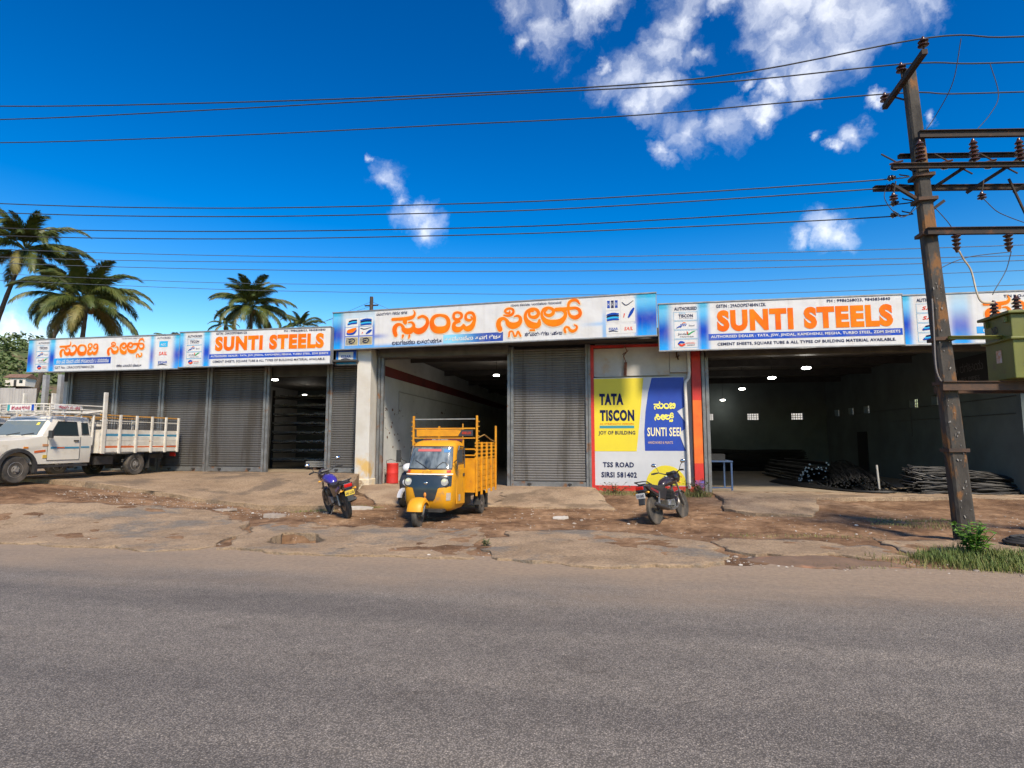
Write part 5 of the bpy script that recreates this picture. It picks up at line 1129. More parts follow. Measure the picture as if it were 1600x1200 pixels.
# --- motorcycles ---------------------------------------------------------------------------
def motorcycle(name, label, loc, rz, lean, paint, accent, plate, rim, tankp=None):
    T = thing(name, label, 'motorcycle', loc, rz, None, 0, lean); r = .3; wb = 1.28      # forward is -y, rear axle at y = 0
    wheel(T, (0, 0, r), r, .082, .232, 'cast', rim); wheel(T, (0, -wb, r), r, .07, .238, 'cast', rim)
    # frame, swing arm, fork
    MB().tube(catmull([(0, -1.02, .95), (0, -.95, .7), (0, -.82, .42), (0, -.55, .3), (0, -.3, .34)], 4), .022, 8).tube([(0, -1.0, .9), (0, -.6, .74), (0, -.2, .68), (0, .15, .72)], .02, 8).build('frame', dark_metal, T, smooth=True)
    for s in (1, -1):
        MB().tube([(s * .09, 0, r), (s * .08, -.4, .33)], .022, 6).build('swing_arm', dark_metal, T); MB().tube([(s * .11, -.02, r + .02), (s * .11, -.1, .66)], [.03, .024], 8).build('shock_absorber', alloy, T, smooth=True)
        MB().tube([(s * .075, -wb, r), (s * .075, -1.16, .58)], .026, 8).tube([(s * .075, -1.16, .58), (s * .075, -1.03, .92)], .02, 8).build('fork_leg', alloy if name != 'x' else chrome, T, smooth=True)
        MB().tube([(s * .1, -.42, .34), (s * .25, -.42, .33)], .014, 6).build('foot_peg', black_rubber, T)
    # tank
    rg = []
    for (y, w, h, z) in ((-1.0, .03, .03, .84), (-.97, .1, .08, .84), (-.88, .135, .115, .85), (-.74, .14, .12, .845), (-.58, .115, .1, .82), (-.48, .08, .07, .79), (-.44, .04, .03, .77)):
        rg.append([Vector((w * math.cos(a), y, z + h * math.sin(a) * (1 if math.sin(a) > 0 else .8))) for a in [2 * PI * k / 14 for k in range(14)]])
    tk = MB().loft(rg).build('fuel_tank', tankp or paint, T, smooth=True); MB().cyl((0, -.78, .955), (0, -.78, .975), .035, n=12).build('filler_cap', chrome, tk)
    # seat, tail, side panels
    rg = []
    for (y, w, zt, zb) in ((-.5, .07, .78, .72), (-.4, .12, .8, .71), (-.2, .135, .79, .7), (0, .14, .81, .72), (.2, .125, .85, .77), (.34, .1, .86, .8), (.4, .04, .85, .82)):
        rg.append([Vector(p) for p in ((-w, y, zb), (-w * 1.02, y, zt - .02), (-w * .7, y, zt), (w * .7, y, zt), (w * 1.02, y, zt - .02), (w, y, zb))])
    MB().loft(rg).build('seat', M('seat_vinyl', (.018, .018, .02), (.03, .03, .03), 20, .6) if 'seat_vinyl' not in bpy.data.materials else bpy.data.materials['seat_vinyl'], T, smooth=True)
    for s in (1, -1):
        MB().prism([(-.5, .72), (-.32, .48), (-.12, .52), (.3, .72), (.42, .8), (.36, .82), (0, .72)], s * .1, s * .13).build('side_panel', paint, T, bevel=.012)
        MB().obox((s * .135, .1, .7), (.01, .3, .05), (.35, 0, 0)).build('panel_graphic', accent, T)
        MB().tube([(s * .12, .15, .82), (s * .13, .36, .89), (s * .1, .46, .9), (0, .48, .9)], .013, 6).build('grab_rail', dark_metal, T, smooth=True)
        MB().tube([(s * .09, .4, .68), (s * .14, .42, .68)], .008, 5).ball((s * .155, .425, .68), (.026, .03, .022)).build('rear_indicator', M('indicator_amber', (.75, .35, .03), rough=.3) if 'indicator_amber' not in bpy.data.materials else bpy.data.materials['indicator_amber'], T, smooth=True)
        MB().tube([(s * .07, -1.08, .8), (s * .13, -1.1, .8)], .008, 5).ball((s * .145, -1.11, .8), (.026, .03, .022)).build('front_indicator', bpy.data.materials['indicator_amber'], T, smooth=True)
        MB().tube([(0, -1.03, .98), (s * .15, -1.03, 1.02), (s * .26, -.96, 1.07), (s * .37, -.88, 1.06)], .013, 8).build('handlebar', dark_metal, T, smooth=True); MB().cyl((s * .27, -.95, 1.068), (s * .39, -.866, 1.06), .019, n=10).build('grip', black_rubber, T)
        MB().tube([(s * .25, -.97, 1.07), (s * .29, -.99, 1.17), (s * .34, -.99, 1.22)], .007, 6).build('mirror_stem', dark_metal, T); mm_ = MB().ball((0, 0, 0), (.062, .018, .042)).build('mirror', black_plastic, T, loc=(s * .36, -.99, 1.25), smooth=True); MB().ball((0, .009, 0), (.052, .014, .034)).build('mirror_glass', M('mirror_face', (.8, .82, .85), rough=.05, metal=1) if 'mirror_face' not in bpy.data.materials else bpy.data.materials['mirror_face'], mm_, smooth=True)
        MB().tube([(s * .26, -.99, 1.065), (s * .38, -.93, 1.04)], .006, 5).build('lever', chrome, T)
    MB().prism([(.3, .8), (.46, .83), (.48, .7), (.34, .68)], -.1, .1).build('tail_unit', paint, T, bevel=.02); MB().obox((0, .475, .775), (.17, .03, .07), (-.15, 0, 0)).build('tail_lamp', M('tail_lamp_red', (.5, .012, .008), rough=.2) if 'tail_lamp_red' not in bpy.data.materials else bpy.data.materials['tail_lamp_red'], T, bevel=.01)
    MB().prism([(.3, .72), (.46, .7), (.5, .44), (.47, .43), (.42, .62), (.26, .66)], -.07, .07).build('rear_mudguard', black_plastic, T, bevel=.01)
    p_ = MB().obox((0, .487, .62), (.2, .008, .105), (-.12, 0, 0)).build('number_plate', plate, T); o_ = text('KA31 L2158' if plate is not white_ink else 'KA31 EA402', -.085, .085, .59, .65, navy, T, y=0, bold=.02); o_.rotation_euler = (0, 0, PI); o_.location = (0, .496, 0)
    # engine, exhaust, chain side, front
    MB().obox((0, -.62, .37), (.24, .34, .2)).cyl((-.14, -.56, .36), (.14, -.56, .36), .09, n=16).build('engine_case', alloy, T, bevel=.02)
    mb = MB()
    for k in range(6): mb.obox((0, -.74 + k * -.012, .48 + k * .03), (.2 - .004 * k, .17, .014), (.3, 0, 0))
    mb.obox((0, -.77, .56), (.12, .13, .22), (.3, 0, 0)).build('cylinder_fins', dark_metal, T)
    MB().tube(catmull([(-.06, -.84, .56), (-.1, -.95, .48), (-.12, -.9, .34), (-.13, -.65, .26), (-.14, -.35, .27)], 4), .018, 8).build('exhaust_pipe', alloy, T, smooth=True); MB().tube([(-.15, -.38, .28), (-.16, -.3, .29), (-.17, .2, .42), (-.17, .24, .43)], [.02, .042, .048, .03], 12).build('silencer', dark_metal if paint is not None else alloy, T, smooth=True)
    MB().prism([(-.45, .37), (-.4, .3), (0, .27), (.05, .31), (0, .35)], .075, .1).build('chain_cover', black_plastic, T)
    rg = []
    for i in range(9):
        a = .1 * PI + .62 * PI * i / 8; rg.append([Vector((x, -wb + math.cos(a) * rr, r + math.sin(a) * rr)) for x, rr in ((-.055, .31), (-.04, .335), (.04, .335), (.055, .31))])
    MB().loft(rg, closed=False, caps=False).build('front_mudguard', paint, T, smooth=True)
    rg = []
    for (y, w, h) in ((-1.0, .1, .1), (-1.08, .13, .14), (-1.2, .13, .15), (-1.26, .1, .12)): rg.append([Vector((w * math.cos(a), y, .93 + h * math.sin(a))) for a in [2 * PI * k / 12 for k in range(12)]])
    MB().loft(rg).build('headlight_cowl', paint, T, smooth=True); MB().ball((0, -1.26, .92), (.085, .02, .085)).build('headlight', M('lamp_glass3', (.6, .62, .64), rough=.08) if 'lamp_glass3' not in bpy.data.materials else bpy.data.materials['lamp_glass3'], T, smooth=True); MB().obox((0, -1.02, 1.02), (.18, .08, .05), (.5, 0, 0)).build('instrument', black_plastic, T, bevel=.01)
    MB().tube([(.1, -.5, .3), (.2, -.46, .14), (.27, -.44, .06)], .012, 6).build('side_stand', dark_metal, T)
    return T
blueb = M('bike_blue', (.045, .03, .3), (.03, .022, .2), 4, .3, coat=.5); blackb = M('bike_black', (.016, .012, .016), (.03, .02, .024), 5, .3, coat=.4, spot=(.07, .055, .045), sscale=6, samt=.32); maroon = M('bike_maroon', (.16, .015, .02), rough=.35)
plate_y = M('plate_yellow', (.68, .5, .06), rough=.5); rim_b = M('wheel_black', (.1, .09, .08), (.2, .15, .11), 9, .5, .3)
def bike_at(x, y, hx, hy): return (x, y, g(x, y) - .005), math.atan2(hx, -hy)
L_, rz = bike_at(-5.78, 11.95, -.7, .71)
motorcycle('motorcycle', 'blue and black motorcycle with yellow number plate seen from behind, by the left shops', L_, rz, R(14), blackb, blueb, plate_y, rim_b, blueb)
L_, rz = bike_at(.85, 12.45, .52, .86)
motorcycle('motorcycle', 'dark motorcycle with white number plate parked in front of the poster', L_, rz, R(10), blackb, maroon, white_ink, rim_b)

# --- scooter half hidden behind the three-wheeler
def scooter():
    T = thing('scooter', 'white and dark scooter half hidden behind the yellow three-wheeler', 'scooter', (-5.42, 14.35, g(-5.4, 14.4)), R(-8)); w_ = M('scooter_white', (.68, .68, .68), (.6, .6, .6), 4, .3, coat=.4); d_ = M('scooter_dark', (.03, .03, .035), rough=.4)
    wheel(T, (0, 0, .22), .22, .09, .13, 'cast', rim_b); wheel(T, (0, 1.25, .22), .22, .1, .13, 'cast', rim_b)
    rg = []
    for (z, w, y, d) in ((.3, .1, .18, .05), (.45, .2, .16, .09), (.65, .24, .2, .1), (.85, .2, .26, .08), (.95, .1, .3, .05)): rg.append([Vector((w * math.sin(a), y - d * math.cos(a), z)) for a in [-PI / 2 + PI * k / 10 for k in range(11)]] + [Vector((w * .9, y + .05, z)), Vector((-w * .9, y + .05, z))])
    MB().loft(rg).build('front_apron', d_, T, smooth=40)
    rg = []
    for i in range(9): a = .05 * PI + .8 * PI * i / 8; rg.append([Vector((x, -math.cos(a) * rr, .22 + math.sin(a) * rr)) for x, rr in ((-.07, .22), (-.05, .27), (.05, .27), (.07, .22))])
    MB().loft(rg, closed=False, caps=False).build('front_mudguard', w_, T, smooth=True)
    MB().ball((0, .24, 1.0), (.17, .14, .12)).build('headlight_cowl', w_, T, smooth=True); MB().ball((0, .11, .98), (.1, .03, .07)).build('headlight', bpy.data.materials['lamp_glass3'], T, smooth=True); MB().ball((0, .1, .62), (.1, .04, .09)).build('apron_badge', w_, T, smooth=True)
    for s in (1, -1): MB().tube([(0, .28, 1.0), (s * .2, .3, 1.04), (s * .34, .36, 1.03)], .014, 6).build('handlebar', d_, T); MB().tube([(s * .2, .28, 1.05), (s * .26, .26, 1.22)], .007, 5).build('mirror_stem', d_, T); MB().ball((s * .27, .26, 1.26), (.06, .02, .045)).build('mirror', black_plastic, T, smooth=True); MB().tube([(s * .07, 0, .22), (s * .06, .15, .5)], .022, 6).build('fork_leg', alloy, T)
    MB().box(-.18, .18, .3, .75, .26, .32).build('footboard', d_, T, bevel=.01)
    rg = []
    for (y, w, zt, zb) in ((.72, .12, .66, .32), (.9, .19, .7, .34), (1.2, .2, .72, .36), (1.5, .15, .74, .5), (1.62, .06, .72, .62)): rg.append([Vector(p) for p in ((-w * .8, y, zb), (-w, y, (zt + zb) / 2), (-w * .8, y, zt), (w * .8, y, zt), (w, y, (zt + zb) / 2), (w * .8, y, zb))])
    MB().loft(rg).build('rear_body', w_, T, smooth=50); MB().ball((0, 1.12, .76), (.15, .42, .07)).build('seat', bpy.data.materials['seat_vinyl'], T, smooth=True)
scooter()
# ------------------------------------------------------------------ utility pole, transformer, wires
pole_m = M('weathered_pole', (.024, .02, .017), (.06, .052, .044), 5, .85, bump=.5, bscale=22, detail=9, spot=(.17, .075, .022), sscale=6, samt=.42, stretch=(1, 1, .4))
paint_fleck = M('paint_fleck', (.17, .16, .15), (.26, .24, .22), 8, .9)
iron = M('beam_iron', (.034, .022, .017), (.02, .016, .015), 6, .85, .1, bump=.2, spot=(.075, .033, .018), sscale=5, samt=.4)
porcelain = M('brown_porcelain', (.045, .02, .014), (.07, .03, .02), 6, .25)
PB = Vector((5.94, 11.28, -.3)); PT = Vector((5.5, 11.12, 8.55))
def pole_pt(z): return PB.lerp(PT, (z + .3) / 8.85)
def make_pole(label, dx=0, dy=0, main=True):
    T = thing('utility_pole', label, 'utility pole', (PB.x + dx, PB.y + dy, 0), 0, 'twin poles that carry the transformer')
    O = Vector((PB.x, PB.y, 0)); rg = []
    for i in range(25):
        z = -.3 + 8.85 * i / 24; c = pole_pt(z) - O; t = i / 24; a = .145 - .05 * t; b = .125 - .04 * t; k = .72
        rg.append([c + Vector((x * a, y * b, 0)) for x, y in ((-1, -k), (-k, -1), (k, -1), (1, -k), (1, k), (k, 1), (-k, 1), (-1, k))])
    MB().loft(rg).build('shaft', pole_m, T)
    rr = random.Random(5)
    fl = MB()
    for i in range(60):
        z = rr.uniform(.3, 4.6); c = pole_pt(z) - O; t = (z + .3) / 8.85; x = rr.uniform(-.9, .55) * (.16 - .055 * t); y = -(.135 - .04 * t) - .003; sz = rr.uniform(.006, .022)
        if abs(x) < .7 * (.16 - .055 * t): fl.obox((c.x + x, c.y + y, z), (sz * rr.uniform(.3, 1), .005, sz * rr.uniform(.8, 2.6)), (0, rr.uniform(-.5, .5), 0))
    tag(fl.build('paint_flecks', paint_fleck, T), kind='stuff')
    for z in (1.55, 2.72, 3.5, 5.42, 6.05, 6.5): c = pole_pt(z) - O; MB().box(c.x - .16, c.x + .16, c.y - .15, c.y + .15, z - .03, z + .03).build('clamp_band', rust, T)
    return T, O
pole, O = make_pole('dark weathered utility pole standing at the roadside on the right')
make_pole('second utility pole, out of the photo beyond the right edge', 2.7, .4)[0]
def L(p): return Vector(p) - O
def insul(parent, p, axis, n=4, r=.075, pitch=.055, name='insulator'):
    prof = [(.022, 0)]
    for k in range(n): z = .02 + k * pitch; prof += [(.03, z), (r * (1 - .06 * k), z + .006), (r * (1 - .06 * k), z + .016), (.032, z + pitch * .75)]
    prof += [(.03, .02 + n * pitch), (.018, .05 + n * pitch)]
    q = Vector((0, 0, 1)).rotation_difference(Vector(axis)).to_matrix()
    return MB().lathe(prof, 14, rot=q, c=p).build(name, porcelain, parent, smooth=35)
# top cross-arm reaching along the street depth
a0, a1 = Vector((5.36, 10.28, 8.36)), Vector((5.4, 11.87, 8.3)); arm = MB().bar(L(a0), L(a1), .09, .09).build('cross_arm', iron, pole)
MB().bar(L((5.42, 11.5, 8.28)), L(pole_pt(7.95) ), .03, .03).build('arm_brace', iron, pole)
tops = []
for f in (.02, .5, .98):
    p = a0.lerp(a1, f); 
    if f == .5: p = p + Vector((-.02, 0, .08))
    MB().cyl(L(p), L(p + Vector((0, 0, .14))), .014, n=6).build('insulator_pin', iron, pole); insul(pole, L(p + Vector((0, 0, .1))), (0, 0, 1), 2, .085, .07); tops.append(p + Vector((0, 0, .26)))
# horizontal channel beams to the second pole
dirb = Vector((2.7, .4, 0)).normalized()
def beam(z, back, fwd, w, h, name, off=-.17, mat=iron):
    c = pole_pt(z) + Vector((0, off, 0)); p0 = c - dirb * back; p1 = c + dirb * fwd
    MB().bar(L(p0), L(p1), w, h, (0, 0, 1)).bar(L(p0 + Vector((0, -.03, h / 2 - .01))), L(p1 + Vector((0, -.03, h / 2 - .01))), .08, .012).build(name, mat, pole); return p0, p1
b1 = beam(7.22, .05, 3.0, .06, .12, 'beam'); b2 = beam(6.98, .28, 3.0, .05, .07, 'beam', .17); b3 = beam(6.62, .6, 3.0, .06, .08, 'beam', -.19); b4 = beam(6.38, .78, 3.0, .07, .09, 'beam', .2); b5 = beam(5.42, .12, 3.0, .07, .12, 'beam'); 
b6 = beam(3.5, -.02, 2.9, .05, .06, 'beam', -.2, M('olive_beam', (.2, .2, .03), (.14, .12, .03), 4, .7)); b7 = beam(2.66, .2, 3.0, .07, .16, 'beam', -.2, rust); beam(2.62, .1, 3.0, .07, .12, 'beam', .2, rust)
for (z0, x0, z1, x1) in ((6.38, -.55, 6.0, 0), (6.05, .35, 5.8, 0)): MB().bar(L(pole_pt(z0) + dirb * x0), L(pole_pt(z1) + dirb * x1), .05, .05).build('beam_brace', iron, pole)
for d0 in (.25, 1.0, 1.85): MB().bar(L(pole_pt(6.62) + dirb * (d0 + .55) + Vector((0, -.2, .05))), L(pole_pt(6.38) + dirb * (d0 - .1) + Vector((0, .2, -.1))), .05, .05).build('switch_arm', iron, pole); 
for d0 in (-.12, .82, 1.62): insul(pole, L(pole_pt(6.68) + dirb * (d0 + .02) + Vector((0, -.22, 0))), (0, 0, 1), 5, .085, .075); MB().bar(L(pole_pt(6.55) + dirb * (d0 + .1)), L(pole_pt(6.95) + dirb * (d0 - .55)), .02, .02).build('switch_rod', iron, pole)
for d0 in (-.5, .38, 1.15): c_ = pole_pt(6.55) + dirb * d0 + Vector((0, -.12, .1)); MB().ball(L(c_), (.09, .09, .06)).tube([L(c_ + Vector((-.1, 0, .05))), L(c_ + Vector((.12, 0, .1)))], .02, 6).build('fuse_holder', porcelain, pole, smooth=True)
for d0 in (-.62, .93): c_ = pole_pt(6.0) + dirb * d0 + Vector((0, -.15, 0)); insul(pole, L(c_), (0, 0, 1), 2, .07, .05); MB().cyl(L(c_ + Vector((0, 0, .1))), L(c_ + Vector((.08, .05, .38))), .012, n=5).build('insulator_pin', iron, pole)
for k_, (q_, ax) in enumerate((((4.97, 11.0, 6.45), (1, 0, .2)), ((5.05, 11.2, 6.37), (1, 0, .2)), ((5.18, 11.4, 6.12), (1, 0, .3)), ((5.25, 11.6, 5.97), (1, 0, .25)))): insul(pole, L(q_), ax, 2, .055, .045)
for d0 in (.38, 1.28): insul(pole, L(pole_pt(5.36) + dirb * d0 + Vector((0, -.17, 0))), (0, 0, -1), 4, .075, .07); 
MB().bar(L(pole_pt(6.45) + dirb * 1.55), L(pole_pt(5.5) + dirb * 1.85), .03, .03).build('operating_rod', iron, pole)
def cable(label, pts, r=.012, mat=None, n=6, group=None, k=6, name='overhead_wire'):
    o = MB().tube(catmull(pts, k), r, n).build(name, mat or wire_m, None, smooth=True); return tag(o, label, 'wire', group)
wire_m = M('wire_aluminium', (.02, .022, .028), (.04, .042, .045), 3, .6)
def span(p0, pts, right=None):
    """a wire through the measured points, carried on to the left with the same curve"""
    a, b = Vector(pts[-2]), Vector(pts[-1]); q = [Vector(p) for p in pts]; d = b - a; q.append(b + d * 1.0 + Vector((0, 0, .25))); q.append(b + d * 2.2 + Vector((0, 0, .7)))
    return [p0] + q
W1 = [(1.73, 10.28, 8.3), (-3.12, 10.28, 8.53), (-8.08, 10.28, 8.9), (-13.91, 10.28, 9.45)]; W2 = [(1.86, 11.07, 8.69), (-3.36, 11.07, 9.0), (-8.69, 11.07, 9.29), (-14.94, 11.07, 9.69)]; W3 = [(.66, 11.87, 8.64), (-3.59, 11.87, 8.85), (-9.28, 11.87, 9.15), (-15.95, 11.87, 9.61)]
for nm, tp, W in (('highest overhead wire, from the near end of the top cross-arm', tops[0], W1), ('second highest overhead wire, from the middle of the top cross-arm', tops[1], W2), ('overhead wire from the far end of the top cross-arm', tops[2], W3)):
    q = span(tp, W); q = [tp + Vector((2.6, .2, -.12)), tp + Vector((1.2, .05, -.1))] + q; cable(nm, q, .0125)
for i, (Y, pts) in enumerate(((11.0, [(.58, 11, 6.47), (-2.76, 11, 6.57), (-8.6, 11, 6.9), (-14.61, 11, 7.46)]), (11.2, [(.5, 11.2, 6.38), (-2.81, 11.2, 6.47), (-8.7, 11.2, 6.79), (-14.85, 11.2, 7.33)]), (11.4, [(.5, 11.4, 6.12), (-2.86, 11.4, 6.21), (-8.9, 11.4, 6.53), (-15.07, 11.4, 7.03)]), (11.6, [(.5, 11.6, 6.03), (-2.91, 11.6, 6.13), (-9, 11.6, 6.43), (-15.31, 11.6, 6.92)]))):
    p0 = ((4.95, 11.0, 6.44), (5.03, 11.2, 6.36), (5.16, 11.4, 6.11), (5.23, 11.6, 5.96))[i]
    cable(('uppermost', 'second', 'third', 'lowest')[i] + ' of the four overhead wires tied to the beams at mid pole', [Vector(p0) + Vector((.22, 0, (.08, .06, .12, .1)[i]))] + span(Vector(p0), pts), .0115, group='mid-height wires')
far_w = M('far_wire', (.07, .09, .13), rough=.6)
for i, pts in enumerate(([(40, 30, 10.6), (14.84, 30, 11.03), (-7.51, 30, 11.84), (-34.5, 30, 13.81), (-60, 30, 16.4)], [(40, 30, 10.0), (14.81, 30, 10.55), (-7.51, 30, 11.58), (-34.45, 30, 13.31), (-60, 30, 15.8)], [(40, 30, 9.9), (14.52, 30, 10.28), (-7.5, 30, 11.07), (-33.9, 30, 12.86), (-60, 30, 15.4)],
                         [(40, 30, 9.5), (14.48, 30, 9.75), (2.4, 30, 9.9), (-15.9, 30, 10.75), (-30.5, 30, 11.8), (-60, 30, 14.6)], [(40, 30, 8.9), (14.5, 30, 9.05), (2.44, 30, 9.3), (-15.86, 30, 10.3), (-30.5, 30, 11.4), (-60, 30, 14)])):
    cable(('topmost', 'second', 'third', 'fourth', 'lowest')[i] + ' thin far wire running behind the shops', pts, (.021 if i < 3 else .016), far_w, 5, 'far wires behind the shops', 8)
# drop leads
lead = M('lead_wire', (.05, .05, .055), rough=.6); pale = M('pale_cable', (.5, .42, .3), (.35, .28, .2), 6, .7)
for i, pts in enumerate(([(5.96, 10.34, 8.56), (5.93, 10.6, 7.95), (5.85, 11.0, 7.6), (5.62, 11.1, 7.25)], [(6.85, 11.14, 8.56), (6.95, 11.15, 7.95), (6.8, 11.15, 7.6), (6.5, 11.15, 7.25)], [(5.0, 11.1, 6.4), (4.95, 11.1, 6.1), (5.2, 11.1, 5.75), (5.5, 11.1, 5.95), (5.62, 11.15, 6.1)], [(5.2, 11.4, 6.0), (5.4, 11.3, 5.85), (5.65, 11.2, 6.3)], [(6.57, 11.14, 6.0), (6.75, 11.15, 5.78), (6.95, 11.17, 5.66), (7.2, 11.2, 5.55)], [(5.75, 11.1, 5.9), (5.95, 11.1, 5.6), (6.05, 11.15, 5.45)], [(5.62, 11.1, 4.7), (6.2, 11.15, 4.95), (6.93, 11.15, 5.02)], [(6.93, 11.15, 5.03), (6.85, 11.2, 4.7), (6.6, 11.1, 4.35), (6.55, 11.1, 4.25)])):
    cable(('looping lead from the top wire down to the upper beam', 'second looping lead from the top wires near the right edge', 'slack loop of lead left of the pole at mid height', 'short jumper lead beside the pole', 'thin lead hanging between beams at the right', 'short lead behind the pole below the braces', 'lead rising from the pole to the lower insulator', 'lead falling from insulator to the transformer')[i], pts, .0075, lead, 5, 'leads around the pole', name='lead_wire')
cable('thick pale cable hanging from the lower insulator to the transformer bushing', [(6.03, 11.0, 5.04), (6.12, 11.05, 4.9), (6.25, 11.1, 4.7), (6.28, 11.05, 4.3), (6.35, 11.05, 4.12), (6.55, 11.08, 4.1)], .016, pale, 6, name='cable')
cable('thin grey cable hanging down the left side of the pole', [(5.55, 11.0, 4.2), (5.54, 11.0, 3.6), (5.53, 11.0, 3.0), (5.6, 11.02, 2.75), (5.72, 11.05, 2.68)], .011, M('grey_cable', (.2, .18, .17), rough=.7), 6, name='cable')
# transformer
tg = M('transformer_green', (.135, .145, .022), (.105, .11, .02), 2.5, .5, bump=.05, spot=(.1, .08, .03), sscale=3, samt=.33)
X0, Y0, Z0 = 6.65, 10.86, 2.76
tr = thing('transformer', 'olive green oil transformer mounted on beams beside the utility pole', 'transformer', (X0, Y0, Z0))
MB().box(0, 1.0, 0, .72, 0, 1.1).build('tank', tg, tr, bevel=.015); MB().box(-.07, 1.07, -.07, .79, 1.1, 1.15).build('lid', tg, tr, bevel=.01)
MB().box(-.05, 1.05, -.05, .77, .66, .7).build('stiffener', tg, tr, bevel=.008)
for i in range(6): MB().box(.12 + i * .14, .15 + i * .14, -.26, -.004, .12, .98).build('cooling_fin', tg, tr, bevel=.006) if i > 1 else None
for i, (x, y) in enumerate(((-.0, .5), (.12, .12), (.55, .36))): insul(tr, (x + .06, y, 1.15), (0, 0, 1), 4, .075, .062, 'bushing')
MB().cyl((.32, .0, 1.44), (1.0, .0, 1.44), .14, n=24).build('conservator', tg, tr, bevel=.012, smooth=40); MB().cyl((.6, .02, 1.15), (.6, .02, 1.35), .03, n=8).build('conservator_stem', tg, tr); MB().obox((.315, 0, 1.44), (.02, .03, .1)).build('gauge', black_plastic, tr)
MB().box(-.006, -.002, .3, .44, .3, .52).build('warning_plate', M('plate_orange', (.5, .2, .06), (.55, .5, .45), 14, .6), tr); MB().obox((.22, -.005, .3), (.14, .006, .2), (0, .2, 0)).build('white_smear', M('smear', (.55, .52, .42), (.25, .25, .08), 10), tr)
_t = text('ND', -.08, .08, .82, .95, M('stencil', (.03, .03, .02)), tr, y=0, bold=.03, split=False); _t.rotation_euler = (0, 0, -PI / 2); _t.location = (-.008, .42, 0)
for y in (.1, .6): MB().obox((-.03, y, 1.02), (.05, .06, .1)).build('lifting_lug', tg, tr)

# ------------------------------------------------------------------ palms
leaf1 = M('palm_leaf', (.04, .068, .01), (.095, .105, .02), 2.0, .5); leaf2 = M('palm_leaf_dry', (.2, .16, .045), (.13, .13, .035), 3, .6); bark = M('palm_bark', (.13, .1, .075), (.07, .055, .042), 6, .95, bump=.5, bscale=14)
def frond_mesh(seed, Lf=4.2, mat=leaf1, droop=1.0):
    r = random.Random(seed); mb = MB(); n = 13; pts = []
    th = R(r.uniform(6, 16)); p = Vector((.15, 0, 0)); pts = [p.copy()]
    for i in range(n): a = th - droop * R(95) * (i / n) ** 1.5; p = p + Vector((math.cos(a), 0, math.sin(a))) * Lf / n; pts.append(p.copy())
    mb.tube(pts, [.045 * (1 - .85 * i / n) for i in range(n + 1)], 4)
    C_ = catmull(pts, 5); m_ = len(C_)
    for i in range(int(m_ * .16), m_ - 1):
        t = i / m_; Ll = (.95 * math.sin(PI * min(1, .18 + t * .78)) ** .8 + .12) * Lf / 4.2; tg_ = (C_[min(i+1, m_-1)] - C_[i-1]).normalized(); up = Vector((-tg_.z, 0, tg_.x))
        for s in (-1, 1):
            for j in range(3):
                b = C_[i] + tg_ * (j * .34) * Lf / m_; ang = R(52 - 24 * t + r.uniform(-9, 9)); d = tg_ * math.cos(ang) + Vector((0, s, 0)) * math.sin(ang) + up * r.uniform(-.1, .22); d.normalize(); l = Ll * r.uniform(.82, 1.1); w = .03 * Lf / 4.2 + .003
                m1 = b + d * l * .5 + Vector((0, 0, -.06 * l)); e = b + d * l * .86 + Vector((0, 0, -(.3 + .25 * r.random()) * l)); sd = tg_ * w
                mb.add([b - sd * .7, b + sd * .7, m1 + sd, m1 - sd, e], [(0, 1, 2, 3), (3, 2, 4)])
    me = mb.mesh('frond', fixn=False); me.materials.append(mat); return me
FM = [frond_mesh(i, 4.2, leaf1, .75 + .12 * (i % 4)) for i in range(5)] + [frond_mesh(9, 3.8, leaf2, 1.15)]
def palm(base, top, size, nf, seed, label, bow=.8):
    r = random.Random(seed); base, top = Vector(base), Vector(top)
    T = thing('coconut_palm', label, 'palm tree', base, 0, 'coconut palms behind the shops'); d = top - base
    q = [d * t + Vector((bow * math.sin(PI * t) * .8, 0, 0)) for t in [i / 8 for i in range(9)]]; q = catmull(q, 4); n = len(q)
    MB().tube(q, [(.24 - .12 * i / n) * (1.05 if i % 2 else .96) * (1.3 if i < 2 else 1) for i in range(n)], 9).build('trunk', bark, T, smooth=True)
    for i in range(nf):
        f = i / nf; az = i * 2.39996 + r.uniform(-.2, .2); pitch = R(74 - 106 * f ** .9 + r.uniform(-8, 8)); dry = f > .9
        o = inst('frond', FM[5] if dry else FM[r.randrange(5)], T, d + Vector((0, 0, .15 - .3 * f)), (r.uniform(-.25, .25), -pitch, az)); s = size * r.uniform(.85, 1.08) * (.75 if f < .12 else 1); o.scale = (s, s, s)
    for i in range(7): a = r.uniform(0, 6.28); MB().ball(d + Vector((.35 * math.cos(a), .35 * math.sin(a), -.45 - .2 * r.random())), (.14, .14, .17), 8, 6).build('coconut', M('coconut_husk', (.16, .12, .03), (.2, .1, .04), 4) if 'coconut_husk' not in bpy.data.materials else bpy.data.materials['coconut_husk'], T, smooth=True)
    return T
palm((-48.5, 36, .3), (-43.7, 35, 16.2), .98, 34, 1, 'tall leaning coconut palm at the far left edge, highest of all', -1.2)
palm((-44.4, 36.5, .3), (-41.2, 36.5, 12.9), .92, 28, 2, 'coconut palm with a thin trunk just behind the tall leaning one', -.5)
palm((-38.2, 34, .3), (-36.6, 33.8, 11.5), .95, 34, 3, 'broad coconut palm rising above the leftmost signboard', .3)
palm((-39, 56, .3), (-38.6, 55, 16.3), 1.05, 38, 4, 'single coconut palm above the smaller Latin signboard', .3)
palm((-54, 90, .3), (-53.4, 90, 21.5), 1.0, 20, 5, 'small distant palm top beside the middle signboard', .3)
palm((-62, 70, .3), (-61.5, 70, 15.2), .8, 18, 6, 'tiny palm tip just showing above the leftmost signboard edge', .2)
